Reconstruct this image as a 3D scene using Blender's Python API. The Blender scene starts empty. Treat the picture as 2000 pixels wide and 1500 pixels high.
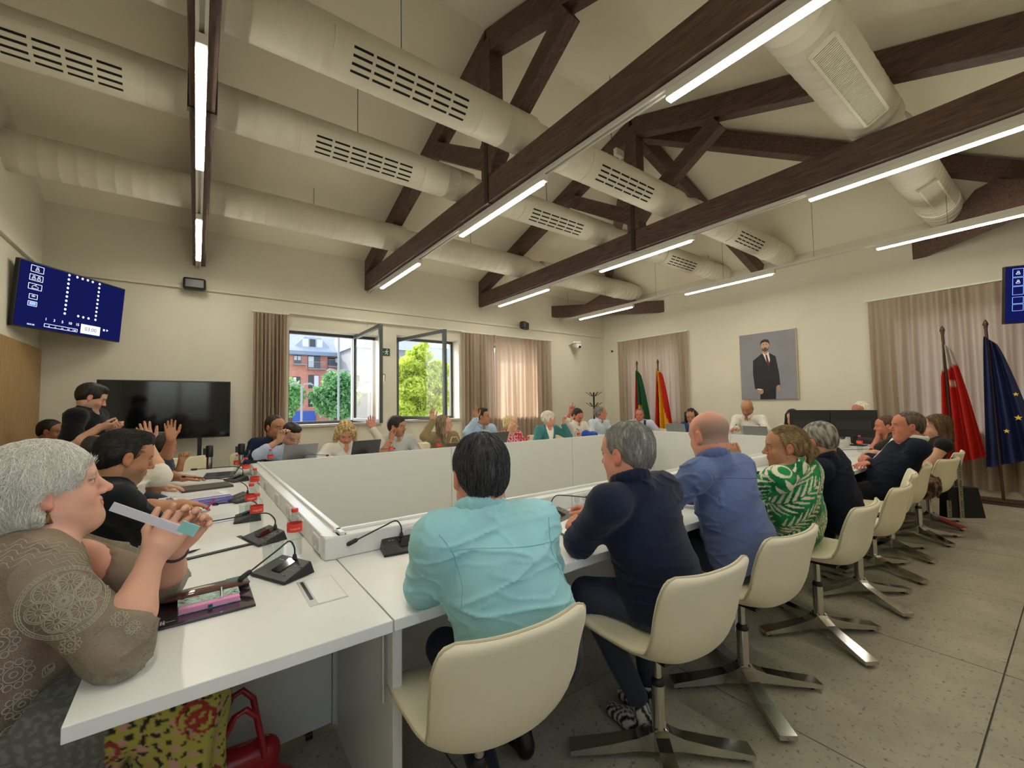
import bpy, bmesh, math, random
import numpy as np
from mathutils import Vector, Matrix
random.seed(7)
C = bpy.context.scene.collection
PI = math.pi
# ---------------------------------------------------------------- camera
def _Rz(t): return np.array([[np.cos(t), -np.sin(t), 0], [np.sin(t), np.cos(t), 0], [0, 0, 1]])
def _Rx(t): return np.array([[1, 0, 0], [0, np.cos(t), -np.sin(t)], [0, np.sin(t), np.cos(t)]])
CAMR = _Rz(-0.638584) @ _Rx(np.pi / 2 + 0.0491211) @ _Rz(-0.0157073)
CAMH = 1.38
FPX = 830.8
cd = bpy.data.cameras.new('camera'); cam = bpy.data.objects.new('camera', cd); C.objects.link(cam)
cd.sensor_width = 36; cd.lens = 36 * FPX / 2000; cd.clip_start = 0.02; cd.clip_end = 500
M4 = Matrix([list(CAMR[i]) + [0] for i in range(3)] + [[0, 0, 0, 1]])
cam.matrix_world = Matrix.Translation((0, 0, CAMH)) @ M4
bpy.context.scene.camera = cam
def _ray(px, py): return CAMR @ np.array([(px - 1000) / FPX, -(py - 750) / FPX, -1.0])
def onx(px, py, x): d = _ray(px, py); t = x / d[0]; return np.array([0, 0, CAMH]) + d * t
def ony(px, py, y): d = _ray(px, py); t = y / d[1]; return np.array([0, 0, CAMH]) + d * t
def onz(px, py, z): d = _ray(px, py); t = (z - CAMH) / d[2]; return np.array([0, 0, CAMH]) + d * t
def dep(px, py, D): return np.array([0, 0, CAMH]) + _ray(px, py) * D
# ---------------------------------------------------------------- view, world, sun
sc = bpy.context.scene
sc.view_settings.view_transform = 'Standard'; sc.view_settings.look = 'None'
sc.view_settings.gamma = 1.0; sc.view_settings.use_curve_mapping = False
sc.view_settings.exposure = 1.07
w = bpy.data.worlds.new('sky'); sc.world = w; w.use_nodes = True
nt = w.node_tree; bg = nt.nodes['Background']
sky = nt.nodes.new('ShaderNodeTexSky'); sky.sky_type = 'NISHITA'; sky.sun_disc = False
sky.sun_elevation = math.radians(40); sky.sun_rotation = math.radians(-27); sky.air_density = 1.0; sky.dust_density = 2.0
hs = nt.nodes.new('ShaderNodeHueSaturation'); hs.inputs['Saturation'].default_value = 0.55
nt.links.new(sky.outputs[0], hs.inputs['Color']); nt.links.new(hs.outputs[0], bg.inputs[0]); bg.inputs[1].default_value = 0.30
sl = bpy.data.lights.new('sun', 'SUN'); sl.energy = 2.4; sl.angle = math.radians(0.6); sl.color = (1, .93, .82)
so = bpy.data.objects.new('sun', sl); C.objects.link(so); so.location = (-5, 15, 20)
so.rotation_euler = Vector((-.36, .70, .62)).to_track_quat('Z', 'Y').to_euler()
STRIP = 34.0      # emission of the strip lamps
# ---------------------------------------------------------------- materials
def lin(h):
    h = h.lstrip('#'); v = [int(h[i:i + 2], 16) / 255 for i in (0, 2, 4)]
    return tuple(c / 12.92 if c <= .04045 else ((c + .055) / 1.055) ** 2.4 for c in v)
MATS = {}
def mat(name, col, rough=.5, metal=0, bump=0, bscale=50, var=0, vscale=5, spec=.5, trans=0, stretch=None, emit=0, coat=0, alpha=1, ior=1.45, sheen=0):
    if name in MATS: return MATS[name]
    m = bpy.data.materials.new(name); m.use_nodes = True; n = m.node_tree.nodes; L = m.node_tree.links
    b = n['Principled BSDF']; col = lin(col) if isinstance(col, str) else col
    b.inputs['Base Color'].default_value = (*col, 1); b.inputs['Roughness'].default_value = rough
    b.inputs['Metallic'].default_value = metal; b.inputs['Specular IOR Level'].default_value = spec
    b.inputs['Transmission Weight'].default_value = trans; b.inputs['IOR'].default_value = ior
    b.inputs['Coat Weight'].default_value = coat; b.inputs['Alpha'].default_value = alpha
    if sheen: b.inputs['Sheen Weight'].default_value = sheen
    if emit: b.inputs['Emission Color'].default_value = (*col, 1); b.inputs['Emission Strength'].default_value = emit
    tc = None
    if bump or var:
        tc = n.new('ShaderNodeTexCoord'); src = tc.outputs['Object']
        if stretch:
            mp = n.new('ShaderNodeMapping'); mp.inputs['Scale'].default_value = stretch; L.new(src, mp.inputs[0]); src = mp.outputs[0]
    if bump:
        t = n.new('ShaderNodeTexNoise'); t.inputs['Scale'].default_value = bscale; t.inputs['Detail'].default_value = 4; L.new(src, t.inputs['Vector'])
        bp = n.new('ShaderNodeBump'); bp.inputs['Strength'].default_value = bump; bp.inputs['Distance'].default_value = .004
        L.new(t.outputs['Fac'], bp.inputs['Height']); L.new(bp.outputs[0], b.inputs['Normal'])
    if var:
        t = n.new('ShaderNodeTexNoise'); t.inputs['Scale'].default_value = vscale; t.inputs['Detail'].default_value = 5; L.new(src, t.inputs['Vector'])
        mx = n.new('ShaderNodeMix'); mx.data_type = 'RGBA'
        mx.inputs[6].default_value = (*[c * (1 - var) for c in col], 1); mx.inputs[7].default_value = (*[min(1, c * (1 + var)) for c in col], 1)
        mr = n.new('ShaderNodeMapRange'); mr.inputs[1].default_value = .3; mr.inputs[2].default_value = .7
        L.new(t.outputs['Fac'], mr.inputs[0]); L.new(mr.outputs[0], mx.inputs[0]); L.new(mx.outputs[2], b.inputs['Base Color'])
    MATS[name] = m; return m
def attr_mat(name, rough=.55, bump=0, bscale=300, sub=0, sheen=0, stretch=None, spec=.5, transl=0):
    if name in MATS: return MATS[name]
    m = mat(name, (.5, .5, .5), rough, bump=bump, bscale=bscale, stretch=stretch, spec=spec, sheen=sheen)
    n = m.node_tree.nodes; L = m.node_tree.links; a = n.new('ShaderNodeVertexColor'); a.layer_name = 'Col'
    b = n['Principled BSDF']; L.new(a.outputs[0], b.inputs['Base Color'])
    if sub:
        b.inputs['Subsurface Weight'].default_value = sub; b.inputs['Subsurface Radius'].default_value = (.01, .004, .002); b.inputs['Subsurface Scale'].default_value = 1
    if transl:
        t = n.new('ShaderNodeBsdfTranslucent'); L.new(a.outputs[0], t.inputs[0]); ms = n.new('ShaderNodeMixShader'); ms.inputs[0].default_value = transl
        L.new(b.outputs[0], ms.inputs[1]); L.new(t.outputs[0], ms.inputs[2]); L.new(ms.outputs[0], n['Material Output'].inputs[0])
    return m
def glass_mat(name, col=(1, 1, 1), tint=.06):
    if name in MATS: return MATS[name]
    m = bpy.data.materials.new(name); m.use_nodes = True; n = m.node_tree.nodes; L = m.node_tree.links
    n.remove(n['Principled BSDF']); tr = n.new('ShaderNodeBsdfTransparent'); gl = n.new('ShaderNodeBsdfGlossy'); gl.inputs['Roughness'].default_value = .02
    tr.inputs[0].default_value = (*col, 1); lw = n.new('ShaderNodeLayerWeight'); lw.inputs[0].default_value = .5
    pw_ = n.new('ShaderNodeMath'); pw_.operation = 'POWER'; pw_.inputs[1].default_value = 4.0; L.new(lw.outputs['Facing'], pw_.inputs[0]); fr = n.new('ShaderNodeMath'); fr.operation = 'MULTIPLY_ADD'; fr.inputs[1].default_value = .14; fr.inputs[2].default_value = .02; L.new(pw_.outputs[0], fr.inputs[0])
    mx = n.new('ShaderNodeMixShader'); L.new(fr.outputs[0], mx.inputs[0]); L.new(tr.outputs[0], mx.inputs[1]); L.new(gl.outputs[0], mx.inputs[2])
    L.new(mx.outputs[0], n['Material Output'].inputs[0]); MATS[name] = m; return m
# ---------------------------------------------------------------- objects
def setp(o, label=None, cat=None, group=None, kind=None):
    if label: o['label'] = label
    if cat: o['category'] = cat
    if group: o['group'] = group
    if kind: o['kind'] = kind
    return o
def thing(name, label, cat, loc=(0, 0, 0), rz=0, group=None):
    o = bpy.data.objects.new(name, None); C.objects.link(o); o.location = loc; o.rotation_euler = (0, 0, rz)
    o.empty_display_size = .1
    return setp(o, label, cat, group)
def link(name, me, m=None, parent=None, loc=(0, 0, 0)):
    if m is not None:
        for mm in (m if isinstance(m, (list, tuple)) else [m]): me.materials.append(mm)
    o = bpy.data.objects.new(name, me); C.objects.link(o); o.location = loc
    if parent is not None: o.parent = parent
    return o
def copy_tree(o, parent=None):
    c = o.copy(); C.objects.link(c)
    if parent is not None: c.parent = parent
    for ch in list(o.children): copy_tree(ch, c)
    return c
def wloc(parent):
    v = Vector((0, 0, 0))
    while parent is not None: v += parent.location; parent = parent.parent
    return v
class MB:
    def __init__(s): s.v = []; s.f = []; s.mi = []; s.cur = 0; s.sm = []
    def add(s, vs, fs, smooth=False):
        b = len(s.v); s.v += [tuple(float(c) for c in v) for v in vs]
        for f in fs: s.f.append([i + b for i in f]); s.mi.append(s.cur); s.sm.append(smooth)
        return s
    def box(s, lo, hi):
        x0, y0, z0 = lo; x1, y1, z1 = hi
        return s.add([(x0, y0, z0), (x1, y0, z0), (x1, y1, z0), (x0, y1, z0), (x0, y0, z1), (x1, y0, z1), (x1, y1, z1), (x0, y1, z1)],
                     [(0, 3, 2, 1), (4, 5, 6, 7), (0, 1, 5, 4), (1, 2, 6, 5), (2, 3, 7, 6), (3, 0, 4, 7)])
    def obox(s, c, size, M):        # oriented box, M 3x3 with columns = axes
        M = np.array(M); c = np.array(c, float); vs = []
        for sz in (-1, 1):
            for sx, sy in ((-1, -1), (1, -1), (1, 1), (-1, 1)):
                vs.append(c + M @ (np.array([sx * size[0], sy * size[1], sz * size[2]]) / 2))
        return s.add(vs, [(0, 3, 2, 1), (4, 5, 6, 7), (0, 1, 5, 4), (1, 2, 6, 5), (2, 3, 7, 6), (3, 0, 4, 7)])
    def bar(s, a, b, wid, hei, up=(0, 0, 1)):   # rectangular bar from a to b
        a = np.array(a, float); b = np.array(b, float); d = b - a; l = np.linalg.norm(d); d /= l
        u = np.array(up, float); sd = np.cross(d, u); sd /= np.linalg.norm(sd); u = np.cross(sd, d)
        return s.obox((a + b) / 2, (wid, l, hei), np.stack([sd, d, u], 1))
    def tube(s, pts, r, n=8, caps=True, smooth=True, flat=None):
        pts = [np.array(p, float) for p in pts]; k = len(pts); rs = r if isinstance(r, (list, tuple, np.ndarray)) else [r] * k
        b = len(s.v); up = None; vs = []
        for i, p in enumerate(pts):
            d = pts[min(i + 1, k - 1)] - pts[max(i - 1, 0)]; d /= (np.linalg.norm(d) + 1e-9)
            if up is None: up = np.array([0, 0, 1.]) if abs(d[2]) < .9 else np.array([1., 0, 0])
            sd = np.cross(d, up); sd /= np.linalg.norm(sd); up = np.cross(sd, d)
            for j in range(n):
                a = 2 * PI * j / n; vs.append(p + rs[i] * (math.cos(a) * sd + math.sin(a) * up * (flat or 1)))
        fs = []
        for i in range(k - 1):
            for j in range(n): fs.append((i * n + j, i * n + (j + 1) % n, (i + 1) * n + (j + 1) % n, (i + 1) * n + j))
        s.add(vs, fs, smooth)
        if caps: s.add([vs[j] for j in range(n)][::-1], [tuple(range(n))]); s.add(vs[-n:], [tuple(range(n))])
        return s
    def lathe(s, prof, c=(0, 0, 0), n=24, smooth=True, ax=2):
        vs = []; k = len(prof)
        for (r, z) in prof:
            for j in range(n):
                a = 2 * PI * j / n; p = [r * math.cos(a), r * math.sin(a), z]
                if ax == 0: p = [z, r * math.cos(a), r * math.sin(a)]
                if ax == 1: p = [r * math.sin(a), z, r * math.cos(a)]
                vs.append([p[i] + c[i] for i in range(3)])
        fs = [(i * n + j, i * n + (j + 1) % n, (i + 1) * n + (j + 1) % n, (i + 1) * n + j) for i in range(k - 1) for j in range(n)]
        s.add(vs, fs, smooth)
        if prof[0][0] > 1e-5: s.add(vs[:n][::-1], [tuple(range(n))])
        if prof[-1][0] > 1e-5: s.add(vs[-n:], [tuple(range(n))])
        return s
    def prism(s, poly, vec):
        n = len(poly); p = [np.array(q, float) for q in poly]; v = np.array(vec, float)
        return s.add(p + [q + v for q in p], [tuple(range(n))[::-1], tuple(range(n, 2 * n))] + [(i, (i + 1) % n, n + (i + 1) % n, n + i) for i in range(n)])
    def grid(s, P, smooth=True, closed=False):    # P [nu][nv] points
        nu = len(P); nv = len(P[0]); vs = [q for r in P for q in r]; fs = []
        for i in range(nu - 1 + (1 if closed else 0)):
            for j in range(nv - 1): a = i; b = (i + 1) % nu; fs.append((a * nv + j, b * nv + j, b * nv + j + 1, a * nv + j + 1))
        return s.add(vs, fs, smooth)
    def build(s, name, m, parent=None, bevel=0, top=None, local=False, fixn=True):
        V = np.array(s.v, float)
        off = np.array(wloc(parent)) if (parent is not None and not local) else np.zeros(3)
        loc = (0, 0, 0)
        if top is not None and parent is None:
            off = np.array([(V[:, 0].min() + V[:, 0].max()) / 2, (V[:, 1].min() + V[:, 1].max()) / 2, V[:, 2].min()]); loc = tuple(off)
        me = bpy.data.meshes.new(name); me.from_pydata((V - off).tolist(), [], s.f)
        me.polygons.foreach_set('material_index', s.mi); me.polygons.foreach_set('use_smooth', s.sm)
        if fixn or bevel:
            bm = bmesh.new(); bm.from_mesh(me)
            bmesh.ops.recalc_face_normals(bm, faces=bm.faces)
            if bevel: bmesh.ops.bevel(bm, geom=bm.edges[:], offset=bevel, segments=2, affect='EDGES', profile=.5, clamp_overlap=True)
            bm.to_mesh(me); bm.free()
        o = link(name, me, m, parent, loc)
        if top: setp(o, *top)
        return o
def B(lo, hi): return MB().box(lo, hi)
def text_mesh(name, body, size, m, parent, loc, M, depth=.0006, align='CENTER', local=False):
    cu = bpy.data.curves.new('t', 'FONT'); cu.body = body; cu.size = size; cu.align_x = align; cu.align_y = 'CENTER'; cu.extrude = depth; cu.resolution_u = 2
    o = bpy.data.objects.new('t', cu); C.objects.link(o); bpy.context.view_layer.update()
    me = bpy.data.meshes.new_from_object(o.evaluated_get(bpy.context.evaluated_depsgraph_get())); bpy.data.objects.remove(o); bpy.data.curves.remove(cu)
    off = Vector((0, 0, 0)) if local else wloc(parent)
    T = Matrix([[M[0][0], M[0][1], M[0][2], loc[0] - off[0]], [M[1][0], M[1][1], M[1][2], loc[1] - off[1]], [M[2][0], M[2][1], M[2][2], loc[2] - off[2]], [0, 0, 0, 1]])
    me.transform(T); me.name = name
    return link(name, me, m, parent)
# ================================================================ MATERIALS OF THE ROOM
m_wall = mat('wall_plaster', (.68, .64, .53), .85, bump=.15, bscale=120, var=.03, vscale=1.5)
m_ceil = mat('ceiling_plaster', (.84, .79, .65), .9, bump=.15, bscale=90, var=.03, vscale=1)
m_wood = mat('dark_beam_wood', (.10, .057, .044), .5, bump=.5, bscale=14, var=.45, vscale=9, stretch=(5, .6, 5))
m_oak = mat('oak_veneer', (.36, .22, .09), .45, bump=.2, bscale=40, var=.25, vscale=14, stretch=(1, 6, .4))
m_white = mat('white_laminate', (.78, .78, .75), .28, var=.02, vscale=3)
m_gap = mat('dark_gap', (.05, .05, .05), .8)
m_white_m = mat('white_metal', (.72, .70, .64), .4)
m_duct = mat('duct_paint', (.72, .68, .57), .5, bump=.25, bscale=25, var=.04, vscale=3)
m_black = mat('black_plastic', (.012, .012, .014), .38)
m_dgrey = mat('dark_grey_metal', (.085, .095, .10), .35, metal=.3)
m_chrome = mat('polished_aluminium', (.62, .60, .57), .18, metal=1)
m_glass = glass_mat('window_glass')
m_screen = mat('black_screen', (.004, .004, .006), .07, spec=.6)
def m_emit(name, col, s):
    if name in MATS: return MATS[name]
    m = bpy.data.materials.new(name); m.use_nodes = True; n = m.node_tree.nodes; n.remove(n['Principled BSDF'])
    e = n.new('ShaderNodeEmission'); e.inputs[0].default_value = (*col, 1); e.inputs[1].default_value = s
    m.node_tree.links.new(e.outputs[0], n['Material Output'].inputs[0]); MATS[name] = m; return m
m_strip = m_emit('lamp_diffuser', (1, .955, .80), STRIP)
# floor stone with fine speckles
def floor_mat():
    m = mat('floor_stone', (.36, .345, .31), .42, bump=.12, bscale=60, spec=.4); n = m.node_tree.nodes; L = m.node_tree.links; b = n['Principled BSDF']
    tc = n.new('ShaderNodeTexCoord'); ob = n.new('ShaderNodeObjectInfo'); ad = n.new('ShaderNodeVectorMath'); ad.operation = 'ADD'
    L.new(tc.outputs['Object'], ad.inputs[0]); L.new(ob.outputs['Location'], ad.inputs[1])
    t1 = n.new('ShaderNodeTexNoise'); t1.inputs['Scale'].default_value = 3; t1.inputs['Detail'].default_value = 8; t1.inputs['Roughness'].default_value = .65
    t2 = n.new('ShaderNodeTexNoise'); t2.inputs['Scale'].default_value = 45; t2.inputs['Detail'].default_value = 3
    for t in (t1, t2): L.new(ad.outputs[0], t.inputs['Vector'])
    r1 = n.new('ShaderNodeValToRGB'); r1.color_ramp.elements[0].position = .3; r1.color_ramp.elements[0].color = (.29, .265, .20, 1); r1.color_ramp.elements[1].position = .7; r1.color_ramp.elements[1].color = (.43, .395, .30, 1)
    r2 = n.new('ShaderNodeValToRGB'); r2.color_ramp.elements[0].position = .30; r2.color_ramp.elements[0].color = (.35, .33, .3, 1); r2.color_ramp.elements[1].position = .40; r2.color_ramp.elements[1].color = (1, 1, 1, 1)
    L.new(t1.outputs['Fac'], r1.inputs[0]); L.new(t2.outputs['Fac'], r2.inputs[0])
    mx = n.new('ShaderNodeMix'); mx.data_type = 'RGBA'; mx.blend_type = 'MULTIPLY'; mx.inputs[0].default_value = .8
    L.new(r1.outputs[0], mx.inputs[6]); L.new(r2.outputs[0], mx.inputs[7]); L.new(mx.outputs[2], b.inputs['Base Color'])
    return m
m_floor = floor_mat()
# ================================================================ ROOM SHELL
X0, X1, Y0, Y1, EV, RY, RZ = -1.6, 8.9, -.42, 7.78, 4.07, 3.68, 5.45
fl = B((X0 - .4, Y0 - .4, -.25), (X1 + .4, Y1 + .4, -.012)).build('floor', mat('joint_grout', (.16, .15, .13), .9)); setp(fl, kind='structure')
xs = [X0] + [x for x in (-.40, .82, 2.04, 3.26, 4.48, 5.70, 6.92, 8.14)] + [X1]; ys = [Y0, .31, 1.53, 2.75, 3.97, 5.19, 6.41, 7.63, Y1]
for i in range(len(xs) - 1):
    for j in range(len(ys) - 1):
        cx, cy = xs[i], ys[j]; g = .0035
        o = MB().box((g, g, -.012), (xs[i + 1] - xs[i] - g, ys[j + 1] - ys[j] - g, random.uniform(-.0006, 0))).build('tile', m_floor, fl, local=True)
        o.location = (cx, cy, 0)
def wall_open(axis, plane, t, lo, hi, z0, z1, holes):
    """wall with rectangular openings; boxes between the holes"""
    b = MB(); hs_ = sorted(holes); cur = lo
    def bx(a0, a1, c0, c1):
        if a1 - a0 < 1e-4 or c1 - c0 < 1e-4: return
        if axis == 'y': b.box((a0, min(plane, plane + t), c0), (a1, max(plane, plane + t), c1))
        else: b.box((min(plane, plane + t), a0, c0), (max(plane, plane + t), a1, c1))
    for (a0, a1, c0, c1) in hs_:
        bx(cur, a0, z0, z1); bx(a0, a1, z0, c0); bx(a0, a1, c1, z1); cur = a1
    bx(cur, hi, z0, z1); return b
WIN = [(1.21, 2.73, 1.10, 2.71), (3.05, 4.40, 1.12, 2.75), (5.05, 6.45, 1.10, 2.75)]
NWIN = [(-1.15, .35, 1.05, 2.75), (1.0, 2.3, 1.05, 2.75)]
setp(wall_open('y', Y1, .40, X0 - .4, X1 + .4, -.2, 4.6, WIN).build('wall_window', m_wall), kind='structure')
setp(wall_open('y', Y0, -.40, X0 - .4, X1 + .4, -.2, 4.6, NWIN).build('wall_near', m_wall), kind='structure')
setp(wall_open('x', X1, .40, Y0, Y1, -.2, 4.6, [(.2, 1.75, .9, 2.75), (5.55, 7.0, .95, 2.75)]).build('wall_back', m_wall), kind='structure')
lw = MB().box((X0 - .4, Y0, -.2), (X0, Y1, 4.6)); lw.prism([(X0 - .4, Y0, 4.6), (X0 - .4, Y1, 4.6), (X0 - .4, RY, 6.2)], (.4, 0, 0))
setp(lw.build('wall_left', m_wall), kind='structure')
def ceil_slab(pts, nrm=.25):
    p = [np.array(q, float) for q in pts]; return MB().prism(p, (0, 0, nrm))
sl_ = (RZ - EV) / (Y1 - RY)
setp(ceil_slab([(X0 - .1, Y1 + .1, EV - .1 * sl_), (X1 + .1, Y1 + .1, EV - .1 * sl_), (4.98, RY, RZ), (X0 - .1, RY, RZ)]).build('ceiling', m_ceil), kind='structure')
setp(ceil_slab([(X0 - .1, Y0 - .1, EV - .1 * sl_), (X0 - .1, RY, RZ), (4.98, RY, RZ), (X1 + .1, Y0 - .1, EV - .1 * sl_)]).build('ceiling', m_ceil), kind='structure')
setp(ceil_slab([(X1 + .1, Y1 + .1, EV - .035), (X1 + .1, Y0 - .1, EV - .035), (4.98, RY, RZ)]).build('ceiling', m_ceil), kind='structure')
setp(MB().box((X0, Y1 - .045, 3.15), (X1, Y1, 3.20)).build('trim_1', m_wall, bevel=.006), kind='structure')
setp(MB().box((X0, Y0, 3.15), (X0 + .045, Y1, 3.20)).build('trim_2', m_wall, bevel=.006), kind='structure')
# curtain rail casing plates above the windows
for i, (px, z) in enumerate(((2.62, 2.90), (6.86, 2.93))):
    B((px - .12, Y1 - .008, z - .04), (px + .16, Y1, z + .04)).build('wall_plate', m_wall, top=('small flat cover plate on the window wall above the ' + ('exit sign' if i == 0 else 'right end of the backlit curtain'), 'wall plate'))
# ================================================================ WINDOWS
WF = Y1 + .27
def frame_rect(b, x0, x1, z0, z1, y0, y1, w):
    b.box((x0, y0, z0), (x0 + w, y1, z1)); b.box((x1 - w, y0, z0), (x1, y1, z1)); b.box((x0 + w, y0, z0), (x1 - w, y1, z0 + w)); b.box((x0 + w, y0, z1 - w), (x1 - w, y1, z1)); return b
for i, (a0, a1, c0, c1) in enumerate(WIN):
    wf = frame_rect(MB(), a0, a1, c0, c1, WF, WF + .07, .05).build('window_%d' % (i + 1), m_dgrey); setp(wf, kind='structure')
    B((a0 - .02, Y1 - .05, c0 - .035), (a1 + .02, WF + .07, c0 + .002)).build('window_sill', mat('stone_sill', (.5, .45, .38), .4), wf)
    if i == 2: B((a0 + .05, WF + .03, c0 + .05), (a1 - .05, WF + .038, c1 - .05)).build('pane', m_glass, wf)
# fixed mullion of window 1
MB().box((2.30, WF, 1.15), (2.37, WF + .07, 2.66)).build('mullion', mat('light_frame', (.7, .72, .72), .4), bpy.data.objects['window_1'])
B((2.37, WF + .03, 1.15), (2.68, WF + .038, 2.66)).build('pane', m_glass, bpy.data.objects['window_1'])
def sash(hx, hy, ex, ey, z0, z1, label, hz):
    d = np.array([ex - hx, ey - hy, 0.]); L_ = np.linalg.norm(d); d /= L_; nrm = np.array([-d[1], d[0], 0])
    t = thing('window_sash', label, 'window sash', (hx, hy, z0)); M = np.stack([d, nrm, [0, 0, 1]], 1)
    def ob(u0, u1, a, b_, name, m, th=.055):
        c = np.array([hx, hy, 0]) + d * (u0 + u1) / 2 + np.array([0, 0, (a + b_) / 2])
        MB().obox(c, (u1 - u0, th, b_ - a), M).build(name, m, t, bevel=.004 if th > .02 else 0)
    ob(0, .065, z0, z1, 'stile', m_dgrey); ob(L_ - .065, L_, z0, z1, 'stile', m_dgrey)
    ob(.065, L_ - .065, z1 - .06, z1, 'top_rail', m_dgrey); ob(.065, L_ - .065, z0, z0 + .06, 'bottom_rail', m_dgrey)
    ob(.065, L_ - .065, z0 + .06, z1 - .06, 'glass_pane', m_glass, .008)
    c = np.array([hx, hy, 0]) + d * (L_ - .03) + np.array([0, 0, (z0 + z1) / 2 - .02]); nn = nrm * hz
    MB().tube([c + nn * .03, c + nn * .065, c + nn * .07 - d * .015 + np.array([0, 0, .0]), c + nn * .07 - d * .02 + np.array([0, 0, -.11])], .009, 8).build('handle', m_chrome, t)
sash(2.33, 8.02, 2.31, 6.53, 1.13, 2.69, 'dark grey framed window sash swung open into the room left of the exit sign', 1)
sash(3.12, 8.0, 3.42, 6.50, 1.14, 2.70, 'grey framed window sash swung open in front of the yellow-green tree', -1)
# near wall and back wall windows
for i, (a0, a1, c0, c1) in enumerate(NWIN):
    b = frame_rect(MB(), a0, a1, c0, c1, Y0 - .36, Y0 - .30, .05); b.box(((a0 + a1) / 2 - .03, Y0 - .36, c0 + .05), ((a0 + a1) / 2 + .03, Y0 - .30, c1 - .05))
    wf = b.build('window_%d' % (i + 4), m_dgrey); setp(wf, kind='structure'); B((a0 + .05, Y0 - .335, c0 + .05), (a1 - .05, Y0 - .327, c1 - .05)).build('pane', m_glass, wf)
for i, (a0, a1, c0, c1) in enumerate([(.2, 1.75, .9, 2.75), (5.55, 7.0, .95, 2.75)]):
    b = MB(); x = X1 + .27
    for (p0, p1, q0, q1) in ((a0, a0 + .05, c0, c1), (a1 - .05, a1, c0, c1), (a0 + .05, a1 - .05, c0, c0 + .05), (a0 + .05, a1 - .05, c1 - .05, c1)): b.box((x, p0, q0), (x + .07, p1, q1))
    wf = b.build('window_%d' % (i + 6), m_dgrey); setp(wf, kind='structure'); B((x + .03, a0 + .05, c0 + .05), (x + .038, a1 - .05, c1 - .05)).build('pane', m_glass, wf)
# ================================================================ ROOF TRUSSES
def truss(x0, wd, label):
    t = thing('roof_truss', label, 'roof truss', (x0 + wd / 2, RY, 3.52)); x1 = x0 + wd; zr = lambda y: RZ - abs(y - RY) * sl_
    def bx(lo, hi, n): MB().box(lo, hi).build(n, m_wood, t, bevel=.008)
    bx((x0, Y0 + .005, 3.52), (x1, Y1 - .005, 3.80), 'tie_beam')
    D = .27
    for s in (1, -1):
        yw = Y1 - .01 if s > 0 else Y0 + .01
        MB().prism([(x0, RY, zr(RY) - .01), (x0, yw, zr(yw) - .01), (x0, yw, zr(yw) - D - .01), (x0, RY + s * .09, zr(RY + s * .09) - D)], (wd, 0, 0)).build('rafter', m_wood, t, bevel=.006)
        a = np.array([x0, RY + s * 1.22, 4.72]); b = np.array([x0, RY + s * .06, 4.02]); u = np.array([0, -s * .58, 1.]) ; u /= np.linalg.norm(u)
        MB().prism([a + u * .10, a - u * .10, b - u * .10, b + u * .10], (wd * .85, 0, 0)).build('strut', m_wood, t, bevel=.006)
    MB().prism([(x0 - .005, RY - .1, 3.802), (x0 - .005, RY - .1, 3.92), (x0 - .005, RY - .19, 4.0), (x0 - .005, RY - .19, 4.10), (x0 - .005, RY - .09, 4.22), (x0 - .005, RY - .09, 5.32), (x0 - .005, RY + .09, 5.32),
                (x0 - .005, RY + .09, 4.22), (x0 - .005, RY + .19, 4.10), (x0 - .005, RY + .19, 4.0), (x0 - .005, RY + .1, 3.92), (x0 - .005, RY + .1, 3.802)], (wd + .01, 0, 0)).build('king_post', m_wood, t, bevel=.006)
    b = MB(); e = .012
    b.box((x0 - e, RY - .03, 3.52 - e), (x0, RY + .03, 4.25)); b.box((x1, RY - .03, 3.52 - e), (x1 + e, RY + .03, 4.25)); b.box((x0, RY - .03, 3.52 - e), (x1, RY + .03, 3.52))
    b.build('iron_strap', mat('dark_iron', (.05, .04, .035), .5, metal=.5), t)
truss(-.075, .15, 'dark brown timber roof truss directly overhead at the left carrying the vertical-looking lamp line')
truss(2.44, .16, 'dark brown timber roof truss across the middle of the room, nearer one with king post')
truss(4.90, .16, 'dark brown timber roof truss, the farther one where the sloping hip rafters meet')
# hip rafters and corner beams
t = thing('hip_rafters', 'dark timber hip rafters fanning from the far truss to the back wall', 'rafters', (5.06, RY, 4.2))
for (ex, ey) in ((X1 - .12, Y1 - .12), (X1 - .12, Y0 + .12), (X1 - .10, RY)):
    MB().bar((5.08, RY + (ey - RY) * .02, RZ - .20), (ex, ey, EV - .14), .14, .24).build('rafter', m_wood, t, bevel=.006)
for s, lab in ((1, 'dark timber corner beam by the window wall corner, above the camera'), (-1, 'dark timber corner beam above the right-hand curtain')):
    f = (lambda y: y) if s > 0 else (lambda y: 2 * RY - y)
    t = thing('corner_beam', lab, 'beam', (8.0, f(6.8), 3.52))
    MB().prism([(7.02, f(7.77), 3.53), (8.89, f(5.86), 3.53), (8.89, f(6.02), 3.53), (7.18, f(7.77), 3.53)], (0, 0, .28)).build('beam', m_wood, t, bevel=.008)
    MB().prism([(7.6, f(7.2), 3.81), (8.5, f(6.28), 3.81), (8.15, f(6.62), 4.1), (7.95, f(6.83), 4.1)], (.11, s * .11, 0)).build('post', m_wood, t, bevel=.008)
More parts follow.
